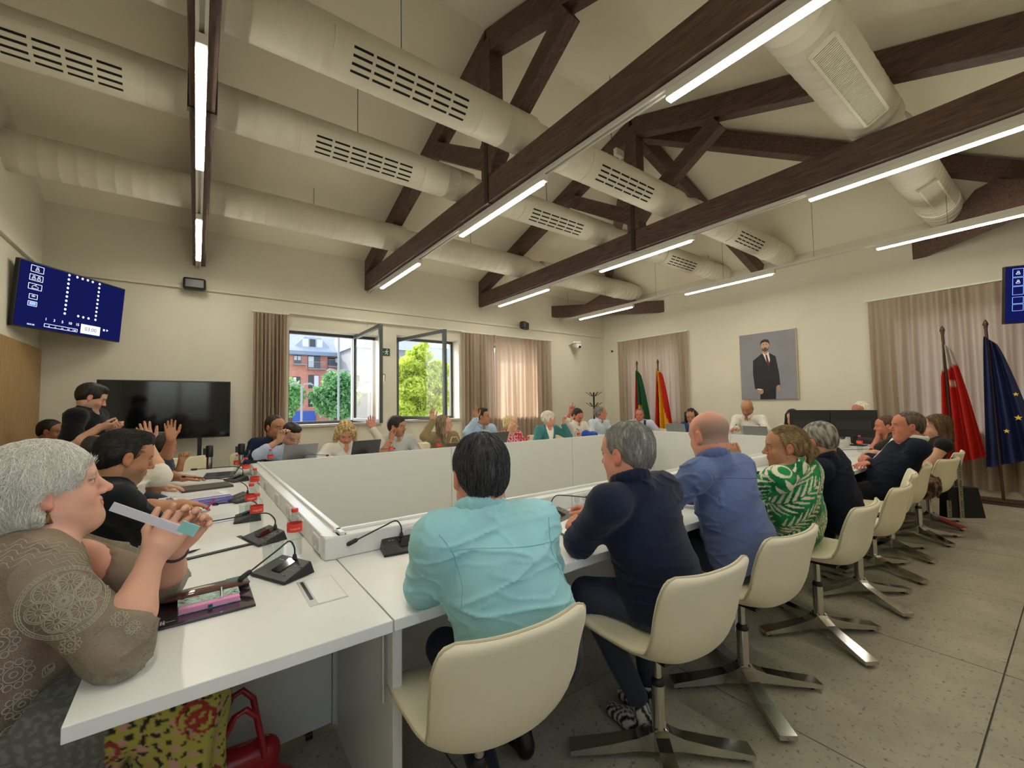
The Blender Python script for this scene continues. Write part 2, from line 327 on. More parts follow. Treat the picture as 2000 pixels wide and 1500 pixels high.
# ================================================================ DUCTS
m_slot = mat('slot_dark', (.01, .01, .01), .9)
def duct(y, z, r, x0, xend, label, slots=None, linear=None, rings=()):
    t = thing('air_duct', label, 'air duct', (x0, y, z - r))
    segs = [(x0, 2.64), (2.95, 5.18), (5.5, xend)]
    for (a, b_) in segs:
        prof = [(r * .8, a), (r * .97, a + .004), (r, a + .012)]; x = a + .13
        while x < b_ - .05: prof += [(r, x - .006), (r * 1.012, x), (r, x + .006)]; x += .145
        prof += [(r, b_ - .012), (r * .97, b_ - .004), (r * .8, b_)]
        MB().lathe(prof, (0, y, z), 40, ax=0).build('duct_section', m_duct, t)
    for (a, b_) in ((2.62, 2.97), (5.16, 5.52)): MB().lathe([(r * .84, a), (r * .84, b_)], (0, y, z), 32, ax=0).build('duct_neck', m_duct, t)
    mb = MB().lathe([(r + .003, xend - .72), (r + .014, xend - .715), (r + .014, xend - .70), (r + .003, xend - .695)], (0, y, z), 40, ax=0); mb.build('clamp_ring', m_duct, t)
    def arc(a, rr): return np.array([0, y + rr * math.cos(a), z + rr * math.sin(a)])
    if slots:
        side, ga, cov = slots
        for (g0, g1) in cov:
            # raised cover plate wrapped on the duct
            p0, p1 = g0 - .12, g1 + .12; A0, A1 = ga - .85, ga + .85; n = 16; P = []
            for k in range(n + 1):
                a = A0 + (A1 - A0) * k / n; q = arc(a, r + .010); q2 = arc(a, r - .01)
                P.append([q2 + [p0, 0, 0], q + [p0, 0, 0], q + [p1, 0, 0], q2 + [p1, 0, 0]])
            MB().grid(P, smooth=False).build('grille_plate', m_duct, t)
            sl = MB(); ncol = 6 if g1 - g0 > .8 else 5; rows = 4; dw = (g1 - g0) / ncol
            for c in range(ncol):
                for k in range(rows):
                    a = ga + (k - 1.5) * .26; da = .045
                    u0 = g0 + c * dw + .012; u1 = g0 + (c + 1) * dw - .012
                    q = [arc(a - da, r + .0115), arc(a + da, r + .0115)]; q2 = [arc(a - da, r + .004), arc(a + da, r + .004)]
                    sl.prism([q[0] + [u0, 0, 0], q[1] + [u0, 0, 0], q2[1] + [u0, 0, 0], q2[0] + [u0, 0, 0]], (u1 - u0, 0, 0))
            o = sl.build('air_slots', m_slot, t); o['kind'] = 'stuff'
    if linear:
        ga, cov = linear
        for (g0, g1) in cov:
            e = arc(ga, 1) - np.array([0, y, z]); sd = np.array([0, -e[2], e[1]]); c = np.array([(g0 + g1) / 2, y, z]) + e * (r + .012)
            M = np.stack([[1, 0, 0], sd, e], 1); wd = .17
            fr = MB()
            for u, v, su, sv in ((0, wd / 2, g1 - g0, .02), (0, -wd / 2, g1 - g0, .02), ((g1 - g0) / 2, 0, .02, wd), (-(g1 - g0) / 2, 0, .02, wd)):
                fr.obox(c + M @ np.array([u, v, 0]), (su, sv, .03), M)
            fr.build('grille_frame', m_duct, t)
            MB().obox(c - e * .012, (g1 - g0, wd, .004), M).build('grille_back', m_slot, t)
            n = int((g1 - g0) / .022)
            for k in range(n):
                if k == 0: o = MB().obox((0, 0, 0), (.012, wd - .02, .02), M).build('slat', m_duct, t, local=True); first = o
                else: o = first.copy(); C.objects.link(o); o.parent = t
                p = c + np.array([-(g1 - g0) / 2 + (k + .5) * .022, 0, 0]); o.location = Vector(p) - wloc(t)
    for hx in (1.3, 3.9, 6.9, 8.2):
        if hx < xend: MB().tube([(hx, y, z + r - .01), (hx, y, min(RZ - abs(y - RY) * sl_, RZ - max(0, hx - 4.98) * .353) + .02)], .004, 5).build('hanger_rod', m_dgrey, t)
    return t
GS = [(-1.45, -.48), (.86, 1.84), (3.5, 4.46), (6.65, 7.46)]
duct(6.43, 4.06, .205, X0 - .02, 8.56, 'plain round cream air duct nearest the window wall')
duct(4.37, 4.02, .18, X0 - .02, 8.74, 'round cream air duct with slotted grilles, middle one of the three on the window side', slots=(0, -2.35, GS))
duct(3.20, 4.05, .19, X0 - .02, 8.70, 'round cream air duct with slotted grilles beside the king posts, higher in the view', slots=(0, -2.38, GS[1:]))
duct(1.07, 4.04, .215, X0 - .02, 8.68, 'large round cream air duct with linear louvre grilles on the right', linear=(-2.02, [(-1.2, -.1), (.9, 2.2), (3.45, 4.72), (6.75, 7.85)]))
# ================================================================ STRIP LAMPS
def strip(x, ya, yb, zb, label):
    t = thing('strip_lamp', label, 'lamp', (x, (ya + yb) / 2, zb))
    MB().box((x - .03, ya, zb + .012), (x + .03, yb, zb + .072)).build('lamp_housing', m_white_m, t, bevel=.003)
    MB().box((x - .026, ya + .05, zb), (x + .026, yb - .004, zb + .012)).build('diffuser', m_strip, t)
names = {0: 'beam overhead at left', 1: 'middle dark beam', 2: 'farther dark beam', 3: 'cable-hung rail by the back wall'}
for i, x in enumerate((-.01, 2.52, 4.98, 7.32)):
    zt = 3.51 if i < 3 else 3.49
    rl = thing('lamp_rail', 'thin white lamp rail on the ' + names[i], 'rail', (x, RY, zt - .03))
    b = MB(); b.box((x - .03, Y0 + .02, zt - .035), (x - .012, Y1 - .02, zt)); b.box((x + .012, Y0 + .02, zt - .035), (x + .03, Y1 - .02, zt)); b.box((x - .012, Y0 + .02, zt - .008), (x + .012, Y1 - .02, zt))
    b.build('rail_profile', m_white_m, rl)
    if i == 3:
        for yy in (.9, 2.3, 3.65, 5.0, 6.3, 7.5): MB().tube([(x, yy, zt), (x, yy, RZ - max((x - 4.98) * .353, abs(yy - RY) * sl_) + .03)], .0025, 5).build('cable', m_dgrey, rl)
    ends = ['far end', 'middle', 'near end']
    for k, (ya, yb) in enumerate(((5.55, 7.10), (2.83, 4.37), (.05, 1.58))):
        strip(x, ya, yb, zt - .107, 'lit strip lamp under the %s, %s' % (names[i], ends[k]))
B((4.74, 3.80, 4.92), (4.9, 3.86, 5.02)).build('socket_box', m_white_m, bevel=.005, top=('small white socket box beside the apex of the farther truss', 'socket box'))
# ================================================================ CONFERENCE TABLES
D_ = .65
m_panel = mat('grey_white_panel', (.72, .73, .70), .35)
m_tray = mat('tray_silver', (.60, .60, .58), .3, metal=.3)
def table_unit(L, loc, rz, label, r0=0, r1=None, depth=D_, sockets=(), trays=(), ends=(1, 1), group=None):
    t = thing('conference_table', label, 'table', (loc[0], loc[1], 0), rz, group); r1 = L if r1 is None else r1
    B((0, 0, .705), (L, depth + .04, .74)).build('table_top', m_white, t, bevel=.002, local=True)
    B((r0, D_, .741), (r1, D_ + .075, .835)).build('raised_socket_box', m_white, t, bevel=.006, local=True)
    B((r0 + .004, D_ + .062, .836), (r1 - .004, D_ + .082, .848)).build('edge_strip', m_white, t, local=True)
    B((r0 + .003, D_ + .077, .02), (r1 - .003, D_ + .090, .835)).build('inner_panel', m_panel, t, local=True)
    for s in (0, 1):
        if ends[s]:
            x = 0.012 if s == 0 else L - .042
            B((x, .05, .0), (x + .03, D_ + .03, .703)).build('end_panel', m_panel, t, local=True)
    for s in sockets:
        pl = B((s - .07, D_ - .009, .757), (s + .07, D_, .822)).build('socket_plate', m_white, t, bevel=.002, local=True)
        for k in (-1, 1):
            so_ = MB().lathe([(.023, -.003), (.023, 0), (.019, 0), (.018, .0035), (0, .004)], (s + k * .034, D_ - .0092, .7895), 18, ax=1).build('socket', mat('socket_white', (.6, .6, .58), .5), pl, local=True)
    for tq in trays:
        a, b0, b1 = tq[:3]
        if len(tq) == 4:
            hw = tq[3]; ty = B((a - hw, b0, .74), (a + hw, b1, .7415)).build('cable_lid', m_tray, t, local=True)
            B((a - hw + .006, b0 + .026, .7415), (a + hw - .006, b1 - .004, .7425)).build('lid_leaf', m_white, ty, local=True); B((a - hw + .012, b0 + .010, .7415), (a + hw - .05, b0 + .021, .7418)).build('brush_slot', m_black, ty, local=True); continue
        ty = B((a - .055, b0, .74), (a + .055, b1, .7415)).build('cable_lid', m_tray, t, local=True)
        B((a - .048, b0 + .006, .7415), (a + .048, b1 - .05, .7425)).build('lid_leaf', m_white, ty, local=True)
        B((a - .046, b1 - .028, .7415), (a + .03, b1 - .014, .7418)).build('brush_slot', m_black, ty, local=True)
    return t
sk = lambda L: tuple(.35 + .55 * k for k in range(int((L - .2) / .55)))
tr = lambda L: tuple((.45 + .72 * k, .24, .49) for k in range(int((L - .2) / .72)))
u = [('near', 'nearest to the corner'), ('near', 'middle of the row'), ('near', 'far right of the row')]
xsn = [.49, 2.66, 4.83, 7.0]; YN = 1.27; YF = 5.66
for i in range(3):
    table_unit(xsn[i + 1] - xsn[i], (xsn[i], YN), 0, ('white conference table with raised socket box in front of the man in turquoise', 'white conference table in front of the bald man in blue denim shirt', 'white conference table in front of the man in dark suit')[i],
               sockets=sk(2.17), trays=tr(2.17), ends=(1, 1), r1=2.17 if i < 2 else 2.17)
for i in range(3):
    table_unit(xsn[i + 1] - xsn[i], (xsn[i + 1], YF), PI, ('white conference table before the curly blonde woman and window wall', 'white conference table before the woman in pink blouse', 'white conference table before the man raising a finger')[i], sockets=sk(2.17), trays=tr(2.17))
ymid = 3.47
tl = table_unit(ymid - YN, (-.21, ymid), -PI / 2, 'white conference table with overhanging corner in front of the white-haired woman', r1=ymid - 1.92, depth=.655, sockets=(.28, .72, 1.05, 1.42), trays=((1.83, .515, .635, .12), (1.02, .515, .635, .12)), ends=(0, 0))
table_unit(YF - ymid, (-.21, YF), -PI / 2, 'white conference table at the far left under the open laptop', r0=YF - 5.01, depth=.655, sockets=(.9, 1.4, 1.9), ends=(0, 0))
for i, (a, b_, l) in enumerate(((YN, ymid, 'white conference table at the right end under the big monitors'), (ymid, YF, 'white conference table at the right end before the bald man in white'))):
    table_unit(b_ - a, (7.71, a), PI / 2, l, r0=(.65 if i == 0 else 0), r1=(None if i == 0 else YF - ymid - .65), depth=.655, sockets=(.9, 1.4), ends=(0, 0))
o = B((-.17, 1.99, .035), (.482, 2.012, .703)).build('leg_panel', m_panel, tl) if False else None
def child_world(name, b, m, parent):      # world-space mesh parented under a rotated thing
    bpy.context.view_layer.update(); o = b.build(name, m); o.parent = parent; o.matrix_parent_inverse = parent.matrix_world.inverted(); return o
child_world('leg_panel', B((-.17, 1.99, .035), (.486, 2.012, .703)), m_panel, tl)
b = MB(); b.lathe([(.006, 0), (.009, .002), (.009, .006)], (0, 0, 0), 12); 
child_world('panel_bolt', MB().tube([(.20, 1.99, .44), (.20, 1.984, .44)], .009, 12), m_dgrey, tl)
for x in (.02, .40): child_world('caster', MB().tube([(x - .012, 2.0, .018), (x + .012, 2.0, .018)], .018, 14), m_black, tl)
child_world('slide_bracket', B((.484, 1.36, .45), (.489, 1.375, .69)), m_tray, tl)
# rounded riser corner
b = MB(); P = []; c = (.49, 1.98)
pr = [(c[0] + .06 * math.cos(a) * .9 - .0, c[1] + .06 * math.sin(a)) for a in np.linspace(PI, 1.5 * PI, 8)]
b.prism([(p[0], p[1], .741) for p in pr] + [(.49, 1.995, .741)], (0, 0, .096)); child_world('corner_cap', b, m_white, tl)
# ================================================================ CHAIRS
m_cream = mat('cream_upholstery', (.72, .65, .46), .62, bump=.15, bscale=260, sheen=.15)
m_seam = mat('cream_piping', (.50, .43, .28), .6)
def smooth_curve(pts, n):
    pts = np.array(pts, float); k = len(pts); out = []
    for i in range(n):
        t = i / (n - 1) * (k - 1); j = min(int(t), k - 2); u_ = t - j
        p0 = pts[max(j - 1, 0)]; p1 = pts[j]; p2 = pts[j + 1]; p3 = pts[min(j + 2, k - 1)]
        out.append(.5 * ((2 * p1) + (-p0 + p2) * u_ + (2 * p0 - 5 * p1 + 4 * p2 - p3) * u_ ** 2 + (-p0 + 3 * p1 - 3 * p2 + p3) * u_ ** 3))
    return np.array(out)
def make_chair(label, group):
    t = thing('conference_chair', label, 'chair', (0, 0, 0), 0, group)
    pf = smooth_curve([(.235, .462), (.18, .478), (.05, .468), (-.10, .462), (-.19, .485), (-.232, .56), (-.25, .66), (-.268, .74), (-.284, .80)], 34)
    n = len(pf); nv = 17; T = np.gradient(pf, axis=0); T /= np.linalg.norm(T, axis=1)[:, None]; N = np.stack([-T[:, 1], T[:, 0]], 1) * -1   # points up/forward
    s = np.linspace(0, 1, n); wd = np.interp(s, [0, .03, .08, .18, .45, .55, .85, .93, .975, 1], [.185, .21, .225, .23, .215, .225, .235, .228, .21, .185])
    wrap = np.interp(s, [0, .25, .42, .52, .7, 1], [.012, .03, .05, .06, .05, .03])
    def surf(off):
        P = []
        for i in range(n):
            row = []
            for j in range(nv):
                v = -1 + 2 * j / (nv - 1); x = wd[i] * (v if abs(v) < 1 else v)
                h = wrap[i] * abs(v) ** 2.4 + off * (1 - .35 * abs(v) ** 8) * (1 if 0 < i < n - 1 else .55)
                q = pf[i] + N[i] * h; row.append((x, q[0], q[1]))
            P.append(row)
        return P
    A = surf(.016); Bq = surf(-.016); b = MB(); b.grid(A); b.grid([r[::-1] for r in Bq])
    ring = lambda P: [P[0][j] for j in range(nv)] + [P[i][nv - 1] for i in range(1, n)] + [P[n - 1][j] for j in range(nv - 2, -1, -1)] + [P[i][0] for i in range(n - 2, 0, -1)]
    ra, rb = ring(A), ring(Bq); ctr = [tuple((np.array(p) + q) / 2 + 0.005 * np.array([np.sign(p[0]) * (abs(p[0]) > .17), 0, 0])) for p, q in zip(ra, rb)]
    b.grid([[p, c_, q] for p, c_, q in zip(ra, ctr, rb)], closed=True)
    me = b.build('shell', m_cream, t, local=True); bm = bmesh.new(); bm.from_mesh(me.data); bmesh.ops.remove_doubles(bm, verts=bm.verts, dist=.0004); bmesh.ops.recalc_face_normals(bm, faces=bm.faces); bm.to_mesh(me.data); bm.free()
    pc = [p for p in ctr]; MB().tube(pc[2:] + pc[:3], .0035, 5, caps=False).build('piping', m_seam, me, local=True)
    MB().box((-.11, -.13, .435), (.11, .09, .447)).build('seat_plate', m_black, t, local=True)
    MB().lathe([(.016, .28), (.016, .437)], n=16).build('gas_rod', m_chrome, t, local=True)
    MB().lathe([(.0265, .275), (.028, .285), (.02, .30), (.017, .302)], n=16).build('collar', m_black, t, local=True)
    MB().lathe([(.034, .03), (.030, .09), (.0265, .13), (.0265, .276)], n=20).build('column', m_chrome, t, local=True)
    for k in range(4):
        a = PI / 4 + .2 + k * PI / 2 ; d = np.array([math.cos(a), math.sin(a), 0]); sd = np.array([-d[1], d[0], 0]); P = []
        for (r, wv, z0, z1) in ((.015, .03, .035, .12), (.045, .026, .035, .10), (.09, .026, .036, .082), (.2, .031, .026, .060), (.35, .036, .017, .036)):
            P.append([tuple(d * r + sd * wv * q + np.array([0, 0, z])) for q, z in ((-1, z0), (1, z0), (1, z1), (-1, z1), (-1, z0))])
        b = MB().grid(P, smooth=False); b.add([P[-1][q] for q in range(4)], [(0, 1, 2, 3)]); lg = b.build('leg', m_chrome, t, local=True)
        MB().lathe([(.014, .0), (.014, .019)], tuple(d * .315), 10).build('glide', m_black, lg, local=True)
    return t
chair0 = make_chair('x', 'cream shell conference chairs'); chair_used = [False]
def chair(x, y, rz, label):
    c = chair0 if not chair_used[0] else copy_tree(chair0); chair_used[0] = True
    c.location = (x, y, 0); c.rotation_euler = (0, 0, rz); c['label'] = label; return c
R_ = math.radians
chair(.72, 1.17, R_(-5), 'cream shell chair of the man in the turquoise shirt, nearest the camera')
chair(1.48, 1.06, R_(-6), 'cream shell chair of the man in the navy jumper with striped shoes')
chair(2.15, 1.05, R_(-5), 'cream shell chair of the bald man in the denim shirt')
chair(3.00, 1.01, R_(0), 'cream shell chair of the woman in the green leaf-print dress')
chair(3.80, 1.02, R_(0), 'cream shell chair of the grey-haired man in the dark navy jacket')
chair(4.48, 1.10, R_(12), 'cream shell chair showing a corner left of the suited man')
chair(5.12, 1.12, R_(5), 'cream shell chair of the smiling man in the dark suit')
chair(5.86, 1.06, R_(-10), 'cream shell chair with the brown fur coat and the black bag hanging')
chair(6.60, 1.10, R_(0), 'cream shell chair by the back wall behind the fur-draped one')
FX = [.85, 1.02, 1.66, 2.32, 2.98, 3.68, 4.30, 5.20, 5.85, 6.50]
for i, (x, who) in enumerate(zip(FX, ['navy-jacketed man half hidden behind his neighbour', 'dark-haired man in pale shirt writing', 'curly blonde woman', 'dark-curled man in pale grey shirt', 'long-haired woman in khaki', 'man in light blue shirt', 'blonde woman in pink', 'woman in teal cardigan', 'man raising a finger', 'grey-haired man with glasses'])):
    chair(x if i else .60, 6.0 if i else 6.32, PI + R_(random.uniform(-8, 8)), 'cream shell chair of the ' + who)
for i, (y, who) in enumerate(((1.75, 'white-haired woman in grey lace at the table corner'), (2.70, 'man in the black T-shirt'), (3.42, 'person in white with raised hand'), (4.08, 'bald person on the left side'), (4.68, 'dark-haired woman raising her hand'), (5.30, 'person with raised fist'))):
    chair(-.52, y, R_(-90), 'cream shell chair of the ' + who)
chair(-.02, 6.35, R_(200), 'empty cream shell chair behind the open laptop')
for i, (y, who) in enumerate(((5.55, 'man in the pale shirt and tie'), (4.62, 'dark curly-haired woman'), (3.6, 'bald man in the white shirt'), (2.75, 'woman in glasses'), (1.95, 'white-haired person behind the monitors'))):
    chair(8.05, y, R_(90), 'cream shell chair of the ' + who)
# ================================================================ CURTAINS
def curt_mat():
    m = mat('curtain_cloth', (.50, .43, .34), .85, bump=.2, bscale=400); n = m.node_tree.nodes; L = m.node_tree.links
    t = n.new('ShaderNodeBsdfTranslucent'); t.inputs[0].default_value = (.66, .48, .36, 1); ms = n.new('ShaderNodeMixShader'); ms.inputs[0].default_value = .42
    L.new(n['Principled BSDF'].outputs[0], ms.inputs[1]); L.new(t.outputs[0], ms.inputs[2]); L.new(ms.outputs[0], n['Material Output'].inputs[0]); return m
m_curt = curt_mat()
def curtain(axis, plane, a0, a1, z0, z1, label, folds, amp=.035, seed=1, sgn=-1):
    rg = random.Random(seed); t = thing('curtain', label, 'curtain', ((a0 + a1) / 2, plane, z0) if axis == 'y' else (plane, (a0 + a1) / 2, z0))
    nu = folds * 12; nz = 14; P = []; ph = [rg.uniform(-.6, .6) for _ in range(folds + 1)]
    for i in range(nu + 1):
        s = i / nu; col = []
        for k in range(nz + 1):
            v = k / nz; z = z1 - (z1 - z0) * v; f = s * folds; loc = ph[int(f) % (folds + 1)] * (1 - (f % 1)) + ph[(int(f) + 1) % (folds + 1)] * (f % 1)
            A = amp * (.55 + .45 * min(1, v * 3)) * (1 + .35 * math.sin(f * 1.7 + seed)); off = A * math.sin(2 * PI * f + loc * v * 2.5) + .008 * math.sin(7 * f + 3 * v)
            al = a0 + (a1 - a0) * s + .012 * math.sin(3 * f + 4 * v) * v
            d = plane + sgn * (.07 + off); col.append((al, d, z) if axis == 'y' else (d, al, z))
        P.append(col)
    MB().grid(P).build('cloth', m_curt, t, fixn=False)
    b = MB()
    if axis == 'y': b.box((a0 - .03, plane + sgn * .09, z1 + .005), (a1 + .03, plane + sgn * .05, z1 + .03))
    else: b.box((plane + sgn * .09, a0 - .03, z1 + .005), (plane + sgn * .05, a1 + .03, z1 + .03))
    b.build('curtain_rail', m_white_m, t); return t
curtain('y', Y1, .70, 1.17, .12, 2.90, 'beige pleated curtain drawn back at the left of the open windows', 9, .05, 3)
curtain('y', Y1, 4.46, 5.25, .12, 2.91, 'beige pleated curtain stack right of the yellow-green tree window', 9, .045, 5)
curtain('y', Y1, 5.27, 6.92, .12, 2.91, 'pinkish beige curtain glowing with daylight beside the corner', 13, .04, 8)
curtain('x', X1, 5.28, 7.24, .12, 2.97, 'beige curtain behind the green and the red-yellow flags', 15, .04, 11)
curtain('x', X1, -.05, 2.06, .10, 2.97, 'tall beige curtain behind the red and the blue flags', 15, .05, 13)
B((1.1, Y1 - .085, 2.93), (4.5, Y1 - .05, 2.955)).build('curtain_track', m_white_m, top=('thin white curtain track running above the two open windows', 'curtain track'))
# ================================================================ WOOD PANELS ON THE LEFT WALL
for k, (a, b_) in enumerate(((7.09, 7.77), (6.40, 7.085), (5.71, 6.395), (5.02, 5.705))):
    B((X0, a, .02), (X0 + .03, b_, 2.165)).build('wall_panel', m_oak, bevel=.002, top=('light oak wall panel on the left wall, %s' % ('in the corner beside the standing man', 'second from the corner', 'third from the corner', 'farthest from the corner')[k], 'wall panel', 'oak panels on the left wall'))
# ================================================================ SCREENS
def tv_frame(c, yw, t):
    u_ = np.array([math.cos(yw), math.sin(yw), 0]); nn = np.array([math.sin(yw), -math.cos(yw), 0]); v = np.array([0, 0, 1]) * math.cos(t) + nn * math.sin(t)
    return np.array(c, float), u_, v, np.cross(u_, v)
def tv(name, c, yw, t, W, H_, label, m=None):
    c, u_, v, n_ = tv_frame(c, yw, t); M = np.stack([u_, v, n_], 1)
    th = thing(name, label, 'screen', tuple(c)); MB().obox(c - n_ * .03, (W, H_, .05), M).build('casing', m_black, th, bevel=.004)
    MB().obox(c - n_ * .002, (W - .022, H_ - .03, .008), M).build('display', m or m_screen, th)
    return th, c, u_, v, n_
m_ui_bg = m_emit('screen_blue', (.006, .008, .07), .6); m_ui = m_emit('screen_white', (.75, .78, .95), .9); m_ui_d = m_emit('screen_light_blue', (.25, .4, .85), .8); m_ui_k = mat('screen_ink', (.02, .02, .06), .5)
th, c, u_, v, n_ = tv('wall_screen', (-1.17, 7.11, 2.65), .95, .08, 1.24, .72, 'angled blue voting screen high in the left corner', m_ui_bg)
MB().bar(c - n_ * .05, np.array([X0, 7.5, c[2]]), .05, .05).build('bracket', m_black, th); MB().bar(c - n_ * .04 + v * .1, c - n_ * .04 - v * .1, .08, .03, up=n_).build('mount_plate', m_black, th)
def z4(x, y): return (x * .3, 450 + y * .3)
def tvuv(px, py):
    d = _ray(px, py); o_ = np.array([0, 0, CAMH]); tt = np.dot(c - o_, n_) / np.dot(d, n_); P = o_ + d * tt - c; return np.dot(P, u_), np.dot(P, v)
MM = np.stack([u_, v, n_], 1)
def at(uv, e=.0025): return c + u_ * uv[0] + v * uv[1] + n_ * e
dots = [(451 - 31 * k / 9, 292 + 249 * k / 9) for k in range(10)] + [(648 - 28 * k / 9, 350 + 232 * k / 9) for k in range(10)] + [(503, 305), (537, 316), (571, 325), (603, 336), (508, 558), (541, 566), (575, 573)]
for q in dots:
    p = at(tvuv(*z4(*q))); b = MB(); b.add([p + .0135 * (math.cos(a) * u_ + math.sin(a) * v) for a in np.linspace(0, 2 * PI, 15)[:-1]], [tuple(range(14))]); b.build('seat_dot', m_ui, th, fixn=False)
def uibox(x0, y0, x1, y1, fill=None):
    a = tvuv(*z4(x0, y0)); d = tvuv(*z4(x1, y1)); u0, u1 = a[0], d[0]; v1, v0 = a[1], d[1]
    if fill: MB().add([at((u0, v0), .0022), at((u1, v0), .0022), at((u1, v1), .0022), at((u0, v1), .0022)], [(0, 1, 2, 3)]).build('ui_field', fill, th, fixn=False); return (u0 + u1) / 2, (v0 + v1) / 2
    b = MB(); e = .002
    for (p, q) in (((u0, v0), (u1, v0)), ((u1, v0), (u1, v1)), ((u1, v1), (u0, v1)), ((u0, v1), (u0, v0))): b.bar(at(p), at(q), .004, .001, up=n_)
    b.build('ui_outline', m_ui, th); return (u0 + u1) / 2, (v0 + v1) / 2
def person_icon(uv, s=.018):
    b = MB(); b.tube([at((uv[0] + s * .55 * math.cos(a), uv[1] + s * .6 + s * .55 * math.sin(a)), .003) for a in np.linspace(0, 2 * PI, 13)], .0018, 4, caps=False)
    b.tube([at(q, .003) for q in ((uv[0] - s, uv[1] - s), (uv[0] - s * .9, uv[1] - s * .2), (uv[0], uv[1]), (uv[0] + s * .9, uv[1] - s * .2), (uv[0] + s, uv[1] - s), (uv[0] - s, uv[1] - s))], .0018, 4); b.build('ui_icon', m_ui, th)
cc = uibox(205, 222, 282, 286); person_icon(cc)
cc = uibox(195, 280, 276, 340); person_icon((cc[0] - .025, cc[1])); person_icon((cc[0] + .025, cc[1]))
cc = uibox(186, 338, 268, 396); MB().tube([at((cc[0] + a, cc[1] + b_), .003) for a, b_ in ((-.03, -.02), (.03, -.02), (.03, .0), (.0, .008), (.012, .025), (-.012, .012), (-.03, .0), (-.03, -.02))], .0018, 4).build('ui_icon', m_ui, th)
cc = uibox(190, 410, 240, 452); b = MB()
for r in (.012, .022): b.tube([at((cc[0] + r * math.cos(a), cc[1] - .01 + r * math.sin(a)), .003) for a in np.linspace(.6, 2.5, 8)], .0022, 4)
b.build('ui_icon', m_ui, th)
uibox(182, 456, 236, 497); uibox(190, 462, 230, 490, m_ui_d)
for x, y, s in ((298, 578, '1'), (352, 588, '3'), (405, 597, '5'), (455, 606, '10'), (503, 614, '15')): text_mesh('ui_text', s, .042, m_ui, th, at(tvuv(*z4(x, y)), .003), MM)
uibox(288, 606, 500, 662)
for x, y, s in ((316, 624, '-5'), (357, 631, '-1'), (403, 639, '+1'), (443, 645, '+5'), (481, 651, '+10')): text_mesh('ui_text', s, .026, m_ui, th, at(tvuv(*z4(x, y)), .003), MM)
text_mesh('ui_text', '10:31:36', .022, m_ui, th, at(tvuv(*z4(197, 611)), .003), MM)
cc = uibox(528, 608, 646, 688, m_ui); text_mesh('ui_text', '03:00', .068, m_ui_k, th, at(cc, .0035), MM)
b = MB(); q = tvuv(*z4(676, 650))
for k in (-.009, .005): b.obox(at((q[0] + k, q[1]), .003), (.008, .026, .001), MM)
q = tvuv(*z4(697, 653)); b.add([at((q[0] - .012, q[1] - .014), .003), at((q[0] + .014, q[1]), .003), at((q[0] - .012, q[1] + .014), .003)], [(0, 1, 2)]); b.build('ui_icon', m_ui, th, fixn=False)
# right screen
th, c, u_, v, n_ = tv('wall_screen', (8.50, .02, 2.66), -1.02 , .12, 1.24, .72, 'blue voting screen cut off by the right edge of the photo', m_ui_bg); MM = np.stack([u_, v, n_], 1)
MB().bar(c - n_ * .05, np.array([X1 - .06, Y0 + .3, c[2]]), .05, .05).build('bracket', m_black, th)
for k, (vv, hh) in enumerate(((.27, .10), (.16, .10), (.05, .10), (-.07, .08), (-.16, .08))):
    uu = -.50; b = MB(); 
    for (p, q) in (((uu - .05, vv - hh / 2), (uu + .05, vv - hh / 2)), ((uu + .05, vv - hh / 2), (uu + .05, vv + hh / 2)), ((uu + .05, vv + hh / 2), (uu - .05, vv + hh / 2)), ((uu - .05, vv + hh / 2), (uu - .05, vv - hh / 2))): b.bar(at(p), at(q), .004, .001, up=n_)
    b.build('ui_outline', m_ui_d, th)
    if k < 2: person_icon((uu, vv))
text_mesh('ui_text', '03:00', .068, m_ui, th, at((.12, -.28), .0035), MM)
# big blank TV on a stand
th, c, u_, v, n_ = tv('television', (-.31, 7.45, 1.385), 0.0, 0, 1.42, .80, 'large blank black television on a floor stand behind the raised hands')
b = MB(); b.box((-.36, 7.49, .05), (-.26, 7.53, 1.6)); b.build('stand_post', m_black, th)
MB().box((.02, 7.49, .05), (.07, 7.53, 1.3)).build('stand_post', m_black, th)
b = MB(); b.box((-.75, 7.15, .02), (-.69, 7.72, .06)); b.box((.06, 7.15, .02), (.12, 7.72, .06)); b.box((-.7, 7.47, .02), (.08, 7.53, .06)); b.build('stand_foot', m_black, th)
# desk monitors seen from behind
for y, l in ((2.47, 'black desk monitor back, left one of the pair on the right end table'), (1.94, 'black desk monitor back, right one partly behind the suited man')):
    t = thing('desk_monitor', l, 'monitor', (7.35, y, .741))
    MB().box((7.33, y - .262, .86), (7.37, y + .262, 1.235)).build('casing', m_black, t, bevel=.006)
    MB().box((7.322, y - .20, .965), (7.332, y + .20, 1.09)).build('rear_panel', mat('monitor_back', (.02, .02, .022), .6), t)
    MB().box((7.38, y - .025, .75), (7.40, y + .025, 1.0)).build('stand_neck', m_black, t); MB().box((7.29, y - .11, .741), (7.48, y + .11, .752)).build('stand_foot', m_black, t, bevel=.003)
